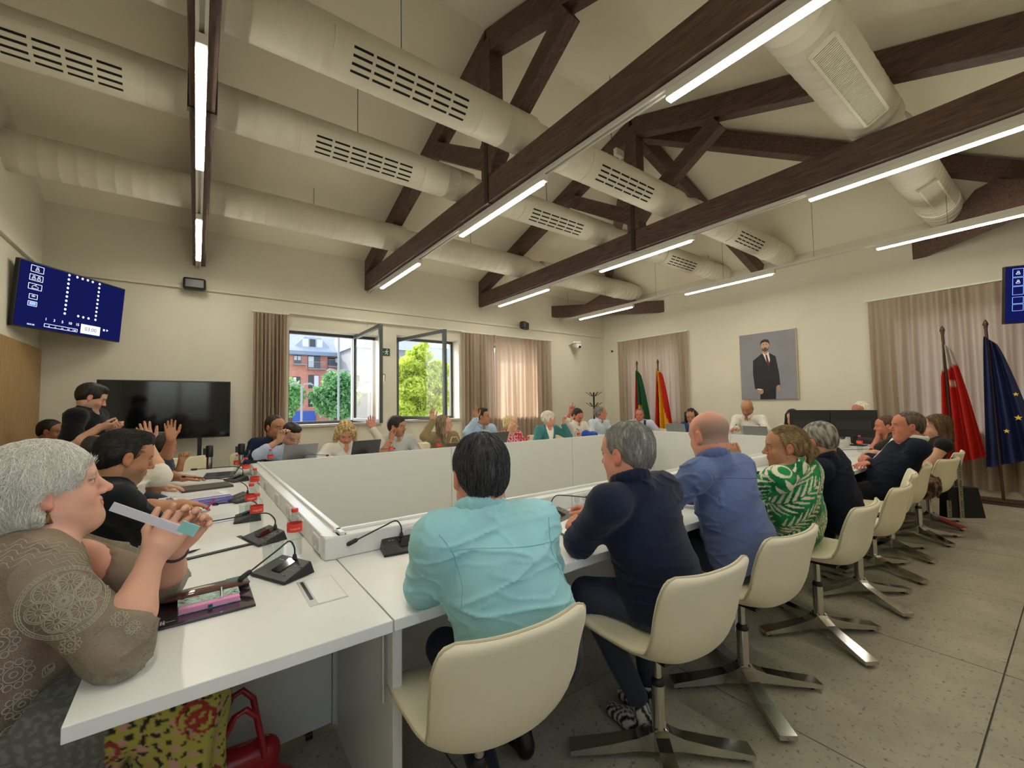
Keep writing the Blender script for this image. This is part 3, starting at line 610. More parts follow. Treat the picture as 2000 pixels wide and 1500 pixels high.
# ================================================================ FLAGS
m_flag = attr_mat('flag_cloth', .7, transl=.25); m_pole = mat('flag_pole_wood', (.06, .03, .02), .4)
def set_cols(o, cols):
    ca = o.data.color_attributes.new('Col', 'FLOAT_COLOR', 'POINT'); c4 = np.ones((len(cols), 4), np.float32); c4[:, :3] = cols; ca.data.foreach_set('color', c4.ravel())
def flag(x, y, ztop, lean, L, W, dirv, colf, label, nf=4, seed=0, z0=.05):
    t = thing('flag', label, 'flag', (x, y, z0)); top = np.array([x + lean[0], y + lean[1], ztop]); bot = np.array([x, y, z0])
    MB().tube([bot, top], .016, 10).build('pole', m_pole, t)
    MB().lathe([(.0, .12), (.018, .09), (.03, .05), (.018, .02), (.022, 0)], tuple(top), 12).build('finial', m_pole, t)
    d = np.array([dirv[0], dirv[1], 0.]); nn = np.array([-d[1], d[0], 0]); nu, nv = 46, 40; P = []; cols = []
    for i in range(nu + 1):
        uu = i / nu; r = []
        for k in range(nv + 1):
            vv = k / nv; wv = W * (.22 + .78 * vv ** .8); pz = ztop - .10 - vv * L * (1 - .10 * uu) - .12 * uu * (1 - vv)
            base = bot + (top - bot) * ((ztop - .1 - vv * L) - z0) / (ztop - z0)
            p = np.array([base[0], base[1], 0]) + d * (uu - .25) * wv + nn * (.035 + .045 * (.4 + vv)) * math.sin(uu * nf * 2 * PI + seed + vv * 1.3) * (1 if uu > .02 else .3)
            r.append((p[0], p[1], pz)); cols.append(colf(uu, vv))
        P.append(r)
    o = MB().grid(P).build('cloth', m_flag, t, fixn=False); set_cols(o, cols); return t
red, yel, grn, blu, wht = lin('c8281e'), lin('f2b91c'), lin('1d5a38'), lin('24305f'), lin('d9d4c8')
FB = onz(1245, 880, 0)
def c_green(a, b_): return red if (a < .38 and b_ > .12) else (wht if (.42 < a < .55 and .62 < b_ < .78) else (yel if (.4 < a < .6 and .55 < b_ < .85) else grn))
def c_spain(a, b_): q = a + .25 * (.6 - b_); return mat_spain if False else (red if q < .30 or q > .78 else (lin('8a3a1a') if (abs(q - .42) < .06 and .35 < b_ < .52) else yel))
def c_white_red(a, b_): return wht if b_ < .26 - .12 * a else (wht if (abs(a - .5) < .09 and abs(b_ - .33) < .025) else red)
def c_eu(a, b_): return blu
flag(8.50, 6.40, 2.28, (0, 0), 1.55, .42, (0, -1), c_green, 'green and red flag with a yellow crest hanging on its pole', 3, 1)
flag(8.50, 5.82, 2.26, (0, 0), 1.55, .42, (0, -1), c_spain, 'red and yellow striped flag hanging on its pole behind the man with a tie', 3, 2)
flag(8.42, 1.12, 2.28, (0, .04), 1.75, .42, (0, -1), c_white_red, 'white and red flag on a dark pole behind the long-haired woman', 3, 3)
fe = flag(8.42, .70, 2.30, (0, .05), 1.75, .5, (0, -1), c_eu, 'dark blue flag with yellow stars at the right edge', 3, .5)
def star(parent, p, s, nrm=(-1, -.1, .0)):
    n_ = np.array(nrm, float); n_ /= np.linalg.norm(n_); a = np.cross([0, 0, 1], n_); a /= np.linalg.norm(a); b_ = np.cross(n_, a); pts = []
    for k in range(10):
        r = s if k % 2 == 0 else s * .4; an = PI / 2 + k * PI / 5; pts.append(np.array(p) + a * r * math.cos(an) + b_ * r * math.sin(an))
    MB().prism(pts, n_ * .004).build('star', mat('flag_gold', lin('e8c02a'), .6), parent)
for px, py, s in ((1989, 816, .038), (1966, 842, .032), (1984, 770, .03)):
    star(fe, onx(px, py, 8.26), s)
for (x, y0, y1, l) in ((8.50, 5.6, 6.6, 'dark wooden flag stand under the two flags left of the portrait'), (8.42, .45, 1.3, 'dark wooden flag stand on the floor at the right')):
    t = thing('flag_stand', l, 'flag stand', (x, (y0 + y1) / 2, 0)); MB().box((x - .16, y0, 0), (x + .16, y1, .025)).build('lower_board', m_pole, t, bevel=.003); MB().box((x - .11, y0 + .06, .026), (x + .11, y1 - .06, .05)).build('upper_board', m_pole, t, bevel=.003)
# ================================================================ PORTRAIT
pt = thing('portrait', 'framed full-length photo portrait of a bearded man in dark suit and red tie', 'picture', (X1 - .02, 3.64, 1.40))
YA, YB, ZA, ZB = 4.15, 3.14, 1.41, 2.71
MB().box((X1 - .035, YB, ZA), (X1 - .002, YA, ZB)).build('canvas', mat('portrait_backdrop', lin('8b8890'), .5, var=.12, vscale=1.2), pt)
MB().box((X1 - .037, YB - .012, ZA - .012), (X1 - .001, YB, ZB + .012)).build('frame_edge', mat('frame_brass', (.5, .42, .25), .4), pt)
def ppol(name, pts, m, lay):
    x = X1 - .0355 - lay * .0006; return MB().prism([(x, YA - (YA - YB) * a, ZB - (ZB - ZA) * b_) for a, b_ in pts], (-.0005, 0, 0)).build(name, m, pt)
def el(cx, cy, rx, ry, n=20): return [(cx + rx * math.cos(2 * PI * k / n), cy + ry * math.sin(2 * PI * k / n)) for k in range(n)]
def cmat(h, r=.6): return mat('paint_' + h, lin(h), r)
ppol('painted_trousers', [(.36, .82), (.64, .80), (.63, .998), (.35, .998)], cmat('1c1c22'), 1)
ppol('painted_jacket', [(.405, .315), (.55, .315), (.655, .37), (.70, .62), (.715, .80), (.66, .81), (.62, .84), (.52, .87), (.40, .88), (.33, .86), (.26, .835), (.235, .60), (.245, .41)], cmat('25262c'), 2)
ppol('painted_shirt', [(.425, .30), (.535, .30), (.555, .42), (.52, .50), (.48, .42)], cmat('e6e2e0'), 3)
ppol('painted_tie', [(.475, .335), (.505, .335), (.545, .48), (.525, .52), (.495, .46)], cmat('6d1f2c'), 4)
ppol('painted_neck', [(.435, .25), (.51, .25), (.515, .31), (.48, .335), (.44, .31)], cmat('b98a6c'), 4)
ppol('painted_head', el(.475, .195, .072, .088), cmat('c79a7c'), 5)
ppol('painted_hair', [(.395, .20), (.395, .14), (.42, .115), (.48, .10), (.54, .115), (.558, .15), (.555, .20), (.54, .16), (.48, .14), (.415, .155)], cmat('2e2620'), 6)
ppol('painted_beard', [(.41, .215), (.44, .25), (.455, .225), (.50, .225), (.515, .25), (.545, .215), (.53, .268), (.48, .292), (.425, .268)], cmat('5a4a40'), 6)
for a in (.448, .503): ppol('painted_eye', el(a, .178, .011, .006, 8), cmat('2e2620'), 6)
for pts in ([(.31, .84), (.41, .85), (.415, .90), (.37, .925), (.33, .90)], [(.655, .80), (.705, .79), (.71, .86), (.68, .885), (.66, .86)]): ppol('painted_hand', pts, cmat('b98a6c'), 6)
ppol('painted_cuff', [(.305, .835), (.39, .845), (.385, .86), (.30, .85)], cmat('e6e2e0'), 7)
# ================================================================ WALL DEVICES
def speaker(x, rot, label):
    t = thing('wall_speaker', label, 'speaker', (x, Y1 - .12, 3.15)); a = R_(rot); M = np.stack([[math.cos(a), math.sin(a), 0], [-math.sin(a), math.cos(a), 0], [0, 0, 1]], 1)
    MB().obox((x, Y1 - .15, 3.20), (.27, .14, .17), M).build('casing', m_black, t, bevel=.03); MB().bar((x, Y1 - .09, 3.2), (x, Y1, 3.2), .03, .03).build('bracket', m_black, t)
speaker(-.05, 0, 'black wall loudspeaker on the ledge right of the voting screen'); speaker(6.05, 30, 'black wall loudspeaker on the ledge above the glowing curtain')
t = thing('camera_dome', 'white ceiling-style camera on a bracket near the corner of the window wall', 'camera', (7.67, Y1 - .1, 2.85))
MB().bar((7.62, Y1, 2.90), (7.62, Y1 - .2, 2.93), .09, .05).build('bracket', m_white_m, t)
MB().lathe([(.0, 2.76), (.05, 2.77), (.075, 2.82), (.08, 2.88), (.085, 2.89), (.085, 2.905), (.08, 2.91), (.075, 2.94), (.0, 2.95)], (7.70, Y1 - .22, 0), 20).build('housing', mat('camera_white', (.75, .75, .75), .3), t)
MB().lathe([(.086, 2.893), (.087, 2.90), (.086, 2.907)], (7.70, Y1 - .22, 0), 20).build('dark_ring', m_black, t)
MB().tube([(7.69, Y1 - .285, 2.81), (7.685, Y1 - .31, 2.80)], .028, 14).build('lens', m_black, t)
B((X1 - .03, 7.45 - .0, 2.74), (X1, 7.49, 2.79)).build('wall_sensor', m_black, top=('tiny black sensor on the back wall left of the first curtain', 'sensor'))
t = thing('exit_sign', 'green emergency exit sign with running figure between the two windows', 'sign', (2.84, Y1, 2.34))
MB().box((2.745, Y1 - .012, 2.335), (2.915, Y1, 2.475)).build('sign_plate', mat('sign_green', lin('1f4d3a'), .4), t)
mw = mat('sign_white', (.8, .82, .8), .5); e = Y1 - .0135; sx = lambda a: 2.745 + a * .17; sz = lambda b_: 2.335 + b_ * .14
b = MB()
def sbar(a0, b0, a1, b1, w): b.bar((sx(a0), e, sz(b0)), (sx(a1), e, sz(b1)), w, .002, up=(0, 1, 0))
sbar(.64, .72, .60, .42, .02); sbar(.62, .66, .78, .56, .010); sbar(.78, .56, .82, .66, .010); sbar(.62, .66, .48, .62, .010); sbar(.48, .62, .44, .5, .010); sbar(.60, .44, .74, .30, .012); sbar(.74, .30, .72, .14, .012); sbar(.60, .44, .52, .28, .012); sbar(.52, .28, .42, .24, .012); sbar(.06, .5, .34, .5, .010)
b.add([(sx(.655) + .0095 * math.cos(a), e - .001, sz(.85) + .0095 * math.sin(a)) for a in np.linspace(0, 2 * PI, 13)[:-1]], [tuple(range(12))]); b.build('running_figure', mw, t)
# coat stand
t = thing('coat_stand', 'black coat stand with curled hooks in the corner behind the raised finger', 'coat stand', (7.95, 7.30, 0)); cx, cy = 7.95, 7.30
MB().tube([(cx, cy, .03), (cx, cy, 1.66)], .022, 10).build('pole', m_black, t); MB().lathe([(.20, 0), (.2, .015), (.05, .04), (.02, .06)], (cx, cy, 0), 20).build('base', m_black, t)
for k in range(6):
    a = k * PI / 3 + .3; d = np.array([math.cos(a), math.sin(a), 0])
    for z0, s in ((1.56, 1), (1.30, .95)):
        MB().tube([np.array([cx, cy, z0]), np.array([cx, cy, z0 + .02]) + d * .08, np.array([cx, cy, z0 + .09]) + d * .17, np.array([cx, cy, z0 + .10]) + d * .20], .007, 6).build('hook', m_black, t)
# belt barrier posts
for (x, y, l) in ((.13, 6.0, 'black and chrome belt barrier post, left one behind the open laptop'), (.44, 6.02, 'black and chrome belt barrier post, right one beside the water bottles')):
    t = thing('barrier_post', l, 'barrier post', (x, y, 0)); MB().tube([(x, y, .02), (x, y, .86)], .03, 14).build('post', m_chrome, t)
    MB().lathe([(.034, .84), (.036, .86), (.036, .96), (.03, .97)], (x, y, 0), 16).build('head', m_black, t); MB().box((x - .06, y - .02, .87), (x - .03, y + .02, .94)).build('belt_clip', m_black, t); MB().lathe([(.17, 0), (.17, .012), (.04, .03)], (x, y, 0), 24).build('base', m_black, t)
# ================================================================ DISTANCE-FIELD MODELLING OF PEOPLE
nrm = lambda v: np.array(v, float) / (np.linalg.norm(v) + 1e-12)
A3 = lambda *v: np.array(v, float)
class Field:
    """smooth union / difference of rounded cones and ellipsoids, polygonised to one continuous surface"""
    def __init__(s): s.p = []; s.disp = None
    def cone(s, a, b, ra, rb, k=.02, op=1): 
        a = A3(*a); b = A3(*b); r = max(ra, rb); s.p.append(('c', a, b, ra, rb, k, op, np.minimum(a, b) - r, np.maximum(a, b) + r)); return s
    def ell(s, c, r, M=None, k=.02, op=1):
        c = A3(*c); r = A3(*r); M = np.eye(3) if M is None else M; e = np.sqrt(((M * r) ** 2).sum(1)); s.p.append(('e', c, r, M, None, k, op, c - e, c + e)); return s
    def ball(s, c, r, k=.02, op=1): return s.ell(c, (r, r, r), None, k, op)
    def half(s, n, d): s.p.append(('h', nrm(n), d, None, None, .004, 0, None, None)); return s      # keep where n.p < d
    def chain(s, pts, rs, k=.02, op=1):
        for i in range(len(pts) - 1): s.cone(pts[i], pts[i + 1], rs[i], rs[i + 1], k, op)
        return s
    def _d(s, q, P):
        if q[0] == 'c':
            a, b = q[1], q[2]; ab = b - a; l2 = ab @ ab + 1e-12; pa = P - a; t = np.clip((pa @ ab) / l2, 0, 1)
            return np.sqrt(((pa - t[..., None] * ab) ** 2).sum(-1)) - (q[3] + (q[4] - q[3]) * t)
        if q[0] == 'e':
            L = (P - q[1]) @ q[3]; k0 = np.sqrt(((L / q[2]) ** 2).sum(-1)); k1 = np.sqrt(((L / q[2] ** 2) ** 2).sum(-1)) + 1e-9; return k0 * (k0 - 1) / k1
        return P @ q[1] - q[2]
    def _mix(s, F, d, k, op):
        if op == 1: h = np.maximum(k - np.abs(F - d), 0) / k; return np.minimum(F, d) - h * h * k * .25
        if op == -1: d = -d
        h = np.maximum(k - np.abs(F - d), 0) / k; return np.maximum(F, d) + h * h * k * .25
    def at(s, P):
        F = np.full(P.shape[:-1], 1.0)
        for q in s.p: F = s._mix(F, s._d(q, P), q[5], q[6])
        if s.disp: F = F + s.disp(P)
        return F
    def mesh(s, h):
        ad = [q for q in s.p if q[6] == 1 and q[7] is not None]
        lo = np.min([q[7] for q in ad], 0) - 3 * h - .012; hi = np.max([q[8] for q in ad], 0) + 3 * h + .012
        n = np.ceil((hi - lo) / h).astype(int) + 1; ax = [(lo[i] + h * np.arange(n[i])).astype(np.float32) for i in range(3)]
        F = np.full(n, .3, np.float32)
        for q in s.p:
            if q[7] is None: i0 = np.zeros(3, int); i1 = n
            else:
                m = q[5] + 3.5 * h + .01; i0 = np.clip(np.floor((q[7] - m - lo) / h).astype(int), 0, n); i1 = np.clip(np.ceil((q[8] + m - lo) / h).astype(int) + 1, 0, n)
            if (i1 <= i0).any(): continue
            sl = tuple(slice(i0[i], i1[i]) for i in range(3)); G = np.stack(np.meshgrid(*[ax[i][sl[i]] for i in range(3)], indexing='ij'), -1)
            F[sl] = s._mix(F[sl], s._d(q, G), q[5], q[6])
        if s.disp:
            near = np.abs(F) < 3.2 * h + .01; I = np.argwhere(near); Pn = lo + I * h; F[near] += s.disp(Pn)
        return snet(F, lo, h)
def snet(F, lo, h):
    S = F < 0; c = np.zeros(np.array(F.shape) - 1, np.int8)
    for i in (0, 1):
        for j in (0, 1):
            for k in (0, 1): c += S[i:F.shape[0] - 1 + i, j:F.shape[1] - 1 + j, k:F.shape[2] - 1 + k]
    act = (c > 0) & (c < 8); I = np.argwhere(act); idx = np.full(act.shape, -1, np.int64); idx[act] = np.arange(len(I))
    pos = np.zeros((len(I), 3)); cnt = np.zeros(len(I)); cor = [(i, j, k) for i in (0, 1) for j in (0, 1) for k in (0, 1)]
    val = {q: F[I[:, 0] + q[0], I[:, 1] + q[1], I[:, 2] + q[2]].astype(float) for q in cor}
    for a in cor:
        for ax in range(3):
            if a[ax] == 0:
                b = list(a); b[ax] = 1; b = tuple(b); f0, f1 = val[a], val[b]; m = (f0 < 0) != (f1 < 0); t = np.where(m, f0 / np.where(m, f0 - f1, 1), 0)
                p = np.repeat(A3(*a)[None], len(I), 0); p[:, ax] = t; pos += p * m[:, None]; cnt += m
    V = lo + (I + pos / np.maximum(cnt, 1)[:, None]) * h; Q = []
    for ax in range(3):
        o1, o2 = [(1, 2), (2, 0), (0, 1)][ax]; s0 = [slice(0, -1)] * 3; s1 = [slice(0, -1)] * 3; s1[ax] = slice(1, None)
        E0 = S[tuple(slice(0, F.shape[d] - 1) if d == ax else slice(1, F.shape[d] - 1) for d in range(3))]; E1 = S[tuple(slice(1, F.shape[d]) if d == ax else slice(1, F.shape[d] - 1) for d in range(3))]
        J = np.argwhere(E0 != E1)
        if not len(J): continue
        flip = E0[tuple(J.T)]; J = J.copy()
        for d in range(3):
            if d != ax: J[:, d] += 1
        def cell(a, b):
            K = J.copy(); K[:, o1] -= a; K[:, o2] -= b; return idx[tuple(K.T)]
        q = np.stack([cell(1, 1), cell(0, 1), cell(0, 0), cell(1, 0)], 1); q[~flip] = q[~flip][:, ::-1]; Q.append(q)
    return V, (np.concatenate(Q) if Q else np.zeros((0, 4), int))
def np_mesh(name, parts, parent, m, smooth=True):
    """parts: list of (V,Q,colours, material index)"""
    Vs, Qs, Cs, Ms = [], [], [], []; b = 0
    for (V, Q, col, mi) in parts:
        Vs.append(V); Qs.append(Q + b); b += len(V); Cs.append(np.broadcast_to(np.asarray(col, float), (len(V), 3))); Ms.append(np.full(len(Q), mi))
    V = np.concatenate(Vs) - np.array(wloc(parent)); Q = np.concatenate(Qs); me = bpy.data.meshes.new(name)
    me.vertices.add(len(V)); me.vertices.foreach_set('co', V.astype(np.float32).ravel()); me.loops.add(Q.size); me.loops.foreach_set('vertex_index', Q.astype(np.int32).ravel())
    me.polygons.add(len(Q)); me.polygons.foreach_set('loop_start', (np.arange(len(Q)) * 4).astype(np.int32)); me.polygons.foreach_set('loop_total', np.full(len(Q), 4, np.int32))
    me.polygons.foreach_set('material_index', np.concatenate(Ms).astype(np.int32)); me.polygons.foreach_set('use_smooth', np.ones(len(Q), bool)); me.update(calc_edges=True)
    o = link(name, me, m, parent); set_cols(o, np.concatenate(Cs)); return o
def wr(P, f, seed=0.):       # cheap smooth noise, about -1..1
    x, y, z = P[..., 0] * f, P[..., 1] * f, P[..., 2] * f
    return (np.sin(x * 1.0 + 1.7 * np.sin(y * .9 + seed) + seed) + np.sin(y * 1.1 + 1.5 * np.sin(z * 1.2 + seed * 2)) + np.sin(z * .93 + 1.6 * np.sin(x * .8 + 2.1 * seed))) / 3
def crease(P, a, sd):
    w0 = P + .03 * np.stack([wr(P, 9., sd), wr(P, 8., sd + 3), wr(P, 7., sd + 5)], -1); r1 = np.abs(wr(w0 * A3(.8, .8, 2.1), 17., sd)); r2 = np.abs(wr(w0 * A3(1, 1, 1.5), 31., sd + 2.)); m_ = .35 + .65 * (wr(P, 6., sd + 1.) > -.1)
    return a * (-1.6 * (np.exp(-r1 * 9)) * m_ - .8 * np.exp(-r2 * 8) * m_ + .8 * wr(P, 12., 2. + sd))
# ---- materials read their colour from the mesh
m_skin = attr_mat('skin', .48, bump=.12, bscale=500, sub=.10, spec=.35)
m_cloth = attr_mat('woven_cloth', .85, bump=.25, bscale=700, sheen=.1, spec=.2)
m_suit = attr_mat('suit_wool', .8, bump=.15, bscale=900, spec=.2)
m_hair = attr_mat('hair', .5, bump=.6, bscale=130, stretch=(1, 1, .15), spec=.35)
m_shoe = attr_mat('shoe_leather', .4)
SK = {k: np.array(lin(v)) for k, v in dict(fair='c99a80', tan='b27f5f', pink='cf9078', brown='9a6a4c', pale='d3ab94', red='bd7a62').items()}
def frame(fwd, roll=0):
    f = nrm(fwd); r = nrm(np.cross(f, (0, 0, 1))); u = np.cross(r, f)
    if roll: c, s_ = math.cos(roll), math.sin(roll); r, u = r * c + u * s_, u * c - r * s_
    return np.stack([r, f, u], 1)
def head_field(F, c, M, s, neckb, sex='m', old=0, fat=0):
    L = lambda x, y, z: c + M @ (A3(x, y, z) * s)
    e = lambda p, r, k=.02, op=1: F.ell(L(*p), A3(*r) * s, M, k * s, op); cn = lambda a, b, ra, rb, k=.01, op=1: F.cone(L(*a), L(*b), ra * s, rb * s, k * s, op)
    e((0, -.018, .034), (.077, .096, .083)); e((0, .028, .032), (.064, .064, .062), .03); e((0, .026, -.038), (.061 + fat * .006, .062, .068), .03)
    e((0, .034, -.075), (.045 + fat * .010, .052, .040), .03); e((0, .070, -.098), (.021, .018, .017), .02)
    for q in (-1, 1):
        e((q * .036, .052, -.036), (.026, .027, .026), .02); e((q * .045, .0, -.072), (.02 + fat * .006, .04, .03), .03)
    cn((-.034, .078, .021), (.034, .078, .021), .012, .012, .015)
    if fat: e((0, .025, -.115), (.055, .055, .03), .04)
    for q in (-1, 1): e((q * .031, .101, .001), (.021, .017, .014), .012, -1)
    for q in (-1, 1): e((q * .0305, .0755, .0), (.0155, .0125, .0125), .004)
    for q in (-1, 1): cn((q * .018, .087, .0065), (q * .045, .080, .006), .0028, .0028, .004)
    cn((0, .084, .012), (0, .108, -.028), .0075, .0105, .012); e((0, .108, -.032), (.012, .012, .010), .008)
    for q in (-1, 1): e((q * .0125, .097, -.036), (.0085, .010, .0075), .006); e((q * .006, .106, -.0425), (.0035, .005, .003), .003, -1)
    cn((-.015, .089, -.058), (.015, .089, -.058), .0058, .0058, .007); cn((-.014, .088, -.069), (.014, .088, -.069), .0068, .0068, .007)
    cn((-.022, .096, -.0635), (.022, .096, -.0635), .0022, .0022, .004, -1)
    for q in (-1, 1):
        e((q * .079, -.010, -.008), (.010, .019, .031), .006); e((q * .091, -.006, -.006), (.009, .010, .018), .005, -1); e((q * .078, -.003, -.034), (.008, .009, .011), .005)
    F.cone(L(0, -.030, -.055), neckb, (.055 + fat * .008 if sex == 'm' else .048 + fat * .012) * s, (.062 if sex == 'm' else .054) * s, .03)
    return L
def head_cols(V, c, M, s, skin, brow, lips, stubble=None, bald=None):
    L = ((V - c) @ M) / s; x, y, z = L.T; col = np.repeat(np.array(skin)[None], len(V), 0)
    col *= (1 + .06 * wr(V, 55.))[:, None]
    def blend(w, cc): 
        nonlocal col; w = np.clip(w, 0, 1)[:, None]; col = col * (1 - w) + np.array(cc) * w
    ax = np.abs(x); red = np.array(skin) * A3(1.12, .82, .78)
    blend(.55 * np.exp(-(((ax - .038) / .022) ** 2 + ((z + .035) / .022) ** 2)) * (y > .02), red)
    blend(.6 * np.exp(-((ax / .012) ** 2 + ((z + .032) / .014) ** 2)) * (y > .09), red); blend(.6 * (ax > .074) * (np.abs(z + .008) < .045), red)
    if stubble is not None:
        w = np.exp(-np.maximum(0, (z + .058) / .014) ** 2) * (y > -.01) * (z > -.125) * (1 - .9 * ((ax < .016) & (np.abs(z + .063) < .009))); blend(.5 * w, stubble)
    if bald is not None: w = 1 / (1 + np.exp(-(-.015 - y + .6 * (.075 - z)) / .01)) * (z > -.05) * (1 / (1 + np.exp((z - .075) / .012))) * (y < .02); blend(.75 * w * (ax < .0765), bald)
    blend(((ax < .023) & (np.abs(z + .0635) < .0135 - .2 * ax) & (y > .082)) * .85, lips)
    blend(((np.abs(ax - .032) < .017) & (np.abs(z - .0185 + .12 * np.abs(ax - .03)) < .0036) & (y > .06)) * .8, brow)
    blend(((np.abs(ax - .031) < .0165) & (np.abs(z - .005) < .0028) & (y > .07)) * .7, A3(.05, .03, .02))
    blend(((np.abs(ax - .031) < .0125) & (np.abs(z + .0005) < .0045) & (y > .08)) * .85, A3(.55, .5, .46)); blend(((np.abs(ax - .031) < .0055) & (np.abs(z) < .0055) & (y > .08)) * .95, A3(.04, .025, .02))
    return col
def hand(F, W, fd, pn, right, pose='relax', s=1.):
    fd = nrm(fd); pn = nrm(pn - fd * (np.dot(pn, fd))); th = np.cross(fd, pn) * (1 if right else -1)
    Ks = []; F.cone(W, W + fd * .03 * s, .026 * s, .027 * s, .02)
    for i, o in enumerate((.031, .0105, -.010, -.029)):
        K = W + (fd * (.086 - .004 * abs(i - 1)) + th * o) * s; Ks.append(K); F.cone(W + (fd * .022 + th * o * .6) * s, K, .0145 * s, .0115 * s, .014 * s)
    F.ell(W + fd * .05 * s + pn * .002 * s, A3(.036, .014, .042) * s, np.stack([th, pn, fd], 1), .012)
    F.ell(W + (fd * .035 + th * .024 + pn * .008) * s, A3(.018, .014, .028) * s, np.stack([th, pn, fd], 1), .01)
    P = dict(open=(6, 6, 6, 6), relax=(22, 28, 32, 36), curl=(42, 48, 52, 55), fist=(78, 82, 84, 84), point=(6, 80, 84, 84), rest=(15, 18, 20, 24), lace=(30, 30, 30, 30))[pose]
    spread = dict(open=.10, relax=.03, point=0., lace=.13).get(pose, .02)
    for i, (K, c) in enumerate(zip(Ks, P)):
        ln = (.070, .078, .072, .056)[i] * s; a = 0; d0 = nrm(fd + th * spread * (1.3 - i) * 1.0); p = K; r = .0098 * s if i < 3 else .0085 * s
        for j, fr in enumerate((.44, .31, .25)):
            a += R_(c) * (.8 if j == 0 else 1.05); d = d0 * math.cos(a) + pn * math.sin(a); q = p + d * ln * fr; F.cone(p, q, r, r * .9, .004); p = q; r *= .9
    t0 = W + (fd * .028 + th * .026 + pn * .004) * s; op = {'fist': .75, 'point': .75, 'curl': .5}.get(pose, .15)
    d1 = nrm(fd * .7 + th * .75 * (1 - op * .6) + pn * (.15 + op * .6)); d2 = nrm(fd * .9 + th * .3 * (1 - op * 2.2) + pn * (.1 + op * .7))
    F.cone(t0, t0 + d1 * .042 * s, .0135 * s, .011 * s, .01); F.cone(t0 + d1 * .042 * s, t0 + d1 * .042 * s + d2 * .032 * s, .011 * s, .0098 * s, .005); F.cone(t0 + d1 * .042 * s + d2 * .032 * s, t0 + d1 * .042 * s + d2 * .056 * s, .0098 * s, .008 * s, .005)
def ik(S, W, hint, a, b):
    d = W - S; l = np.linalg.norm(d); u_ = d / l
    if l > (a + b) * .995: W = S + u_ * (a + b) * .995; l = (a + b) * .995
    x = (a * a - b * b + l * l) / (2 * l); y = math.sqrt(max(a * a - x * x, 1e-6)); h = np.array(hint, float); h = nrm(h - u_ * np.dot(h, u_)); return S + u_ * x + h * y, W
def hair_field(c, M, s, style, vol=0.):
    F = Field(); L = lambda x, y, z: c + M @ (A3(x, y, z) * s)
    e = lambda p, r, k=.02, op=1: F.ell(L(*p), A3(*r) * s, M, k * s, op); cn = lambda a, b, ra, rb, k=.02, op=1: F.cone(L(*a), L(*b), ra * s, rb * s, k * s, op)
    e((0, -.022, .036), (.083 + vol, .104 + vol, .090 + vol))
    low = -M[:, 2]
    def cut(z, tilt=0.): n_ = M @ A3(0, tilt, -1); F.half(n_, np.dot(nrm(n_), L(0, 0, z)))
    face = lambda y0=.092, ry=.075: e((0, y0, -.030), (.070, ry, .092), .012, -1)
    ears = lambda: [e((q * .092, -.008, -.022), (.027, .034, .042), .01, -1) for q in (-1, 1)]
    if style == 'short': e((0, -.06, -.02), (.066, .052, .06), .03); face(); ears(); cut(-.068, .25)
    elif style == 'quiff': e((0, .035, .098), (.055, .045, .028), .03); e((0, -.06, -.015), (.068, .054, .06), .03); face(.098, .072); ears(); cut(-.07, .25)
    elif style == 'fringe': e((0, -.055, -.005), (.074, .06, .06), .03); e((0, .02, .10), (.067, .11, .062), .01, -1); face(.07, .085); ears(); cut(-.06, .2)
    elif style == 'pony': cn((0, -.11, .02), (0, -.135, -.035), .026, .03, .01); cn((0, -.135, -.035), (0, -.12, -.095), .03, .012, .02); e((0, -.05, -.02), (.07, .05, .05), .03); face(.088, .078); ears(); 
    elif style == 'bun': e((0, -.115, .045), (.035, .03, .035), .01); e((0, -.05, -.015), (.072, .055, .05), .03); face(); ears(); cut(-.09)
    elif style == 'long':
        for q in (-1, 1): cn((q * .062, -.015, .03), (q * .078, -.02, -.12), .034, .030); cn((q * .078, -.02, -.12), (q * .088, .0, -.25), .030, .018)
        e((0, -.065, -.07), (.082, .052, .13), .03); face(.096, .076); e((0, .05, -.16), (.06, .07, .09), .02, -1)
    elif style == 'bob':
        for q in (-1, 1): cn((q * .062, -.02, .02), (q * .074, -.03, -.05), .034, .028)
        e((0, -.055, -.03), (.082, .062, .075), .03); face(.094, .074)
        for q in (-1, 1): e((q * .095, .015, -.035), (.03, .04, .04), .015, -1)
    elif style == 'curly':
        for q in (-1, 1): cn((q * .07, -.01, .03), (q * .09, -.01, -.10), .045, .036)
        e((0, -.06, -.04), (.09, .06, .11), .03); face(.108, .080); e((0, .07, -.13), (.05, .06, .06), .02, -1)
    return F, L
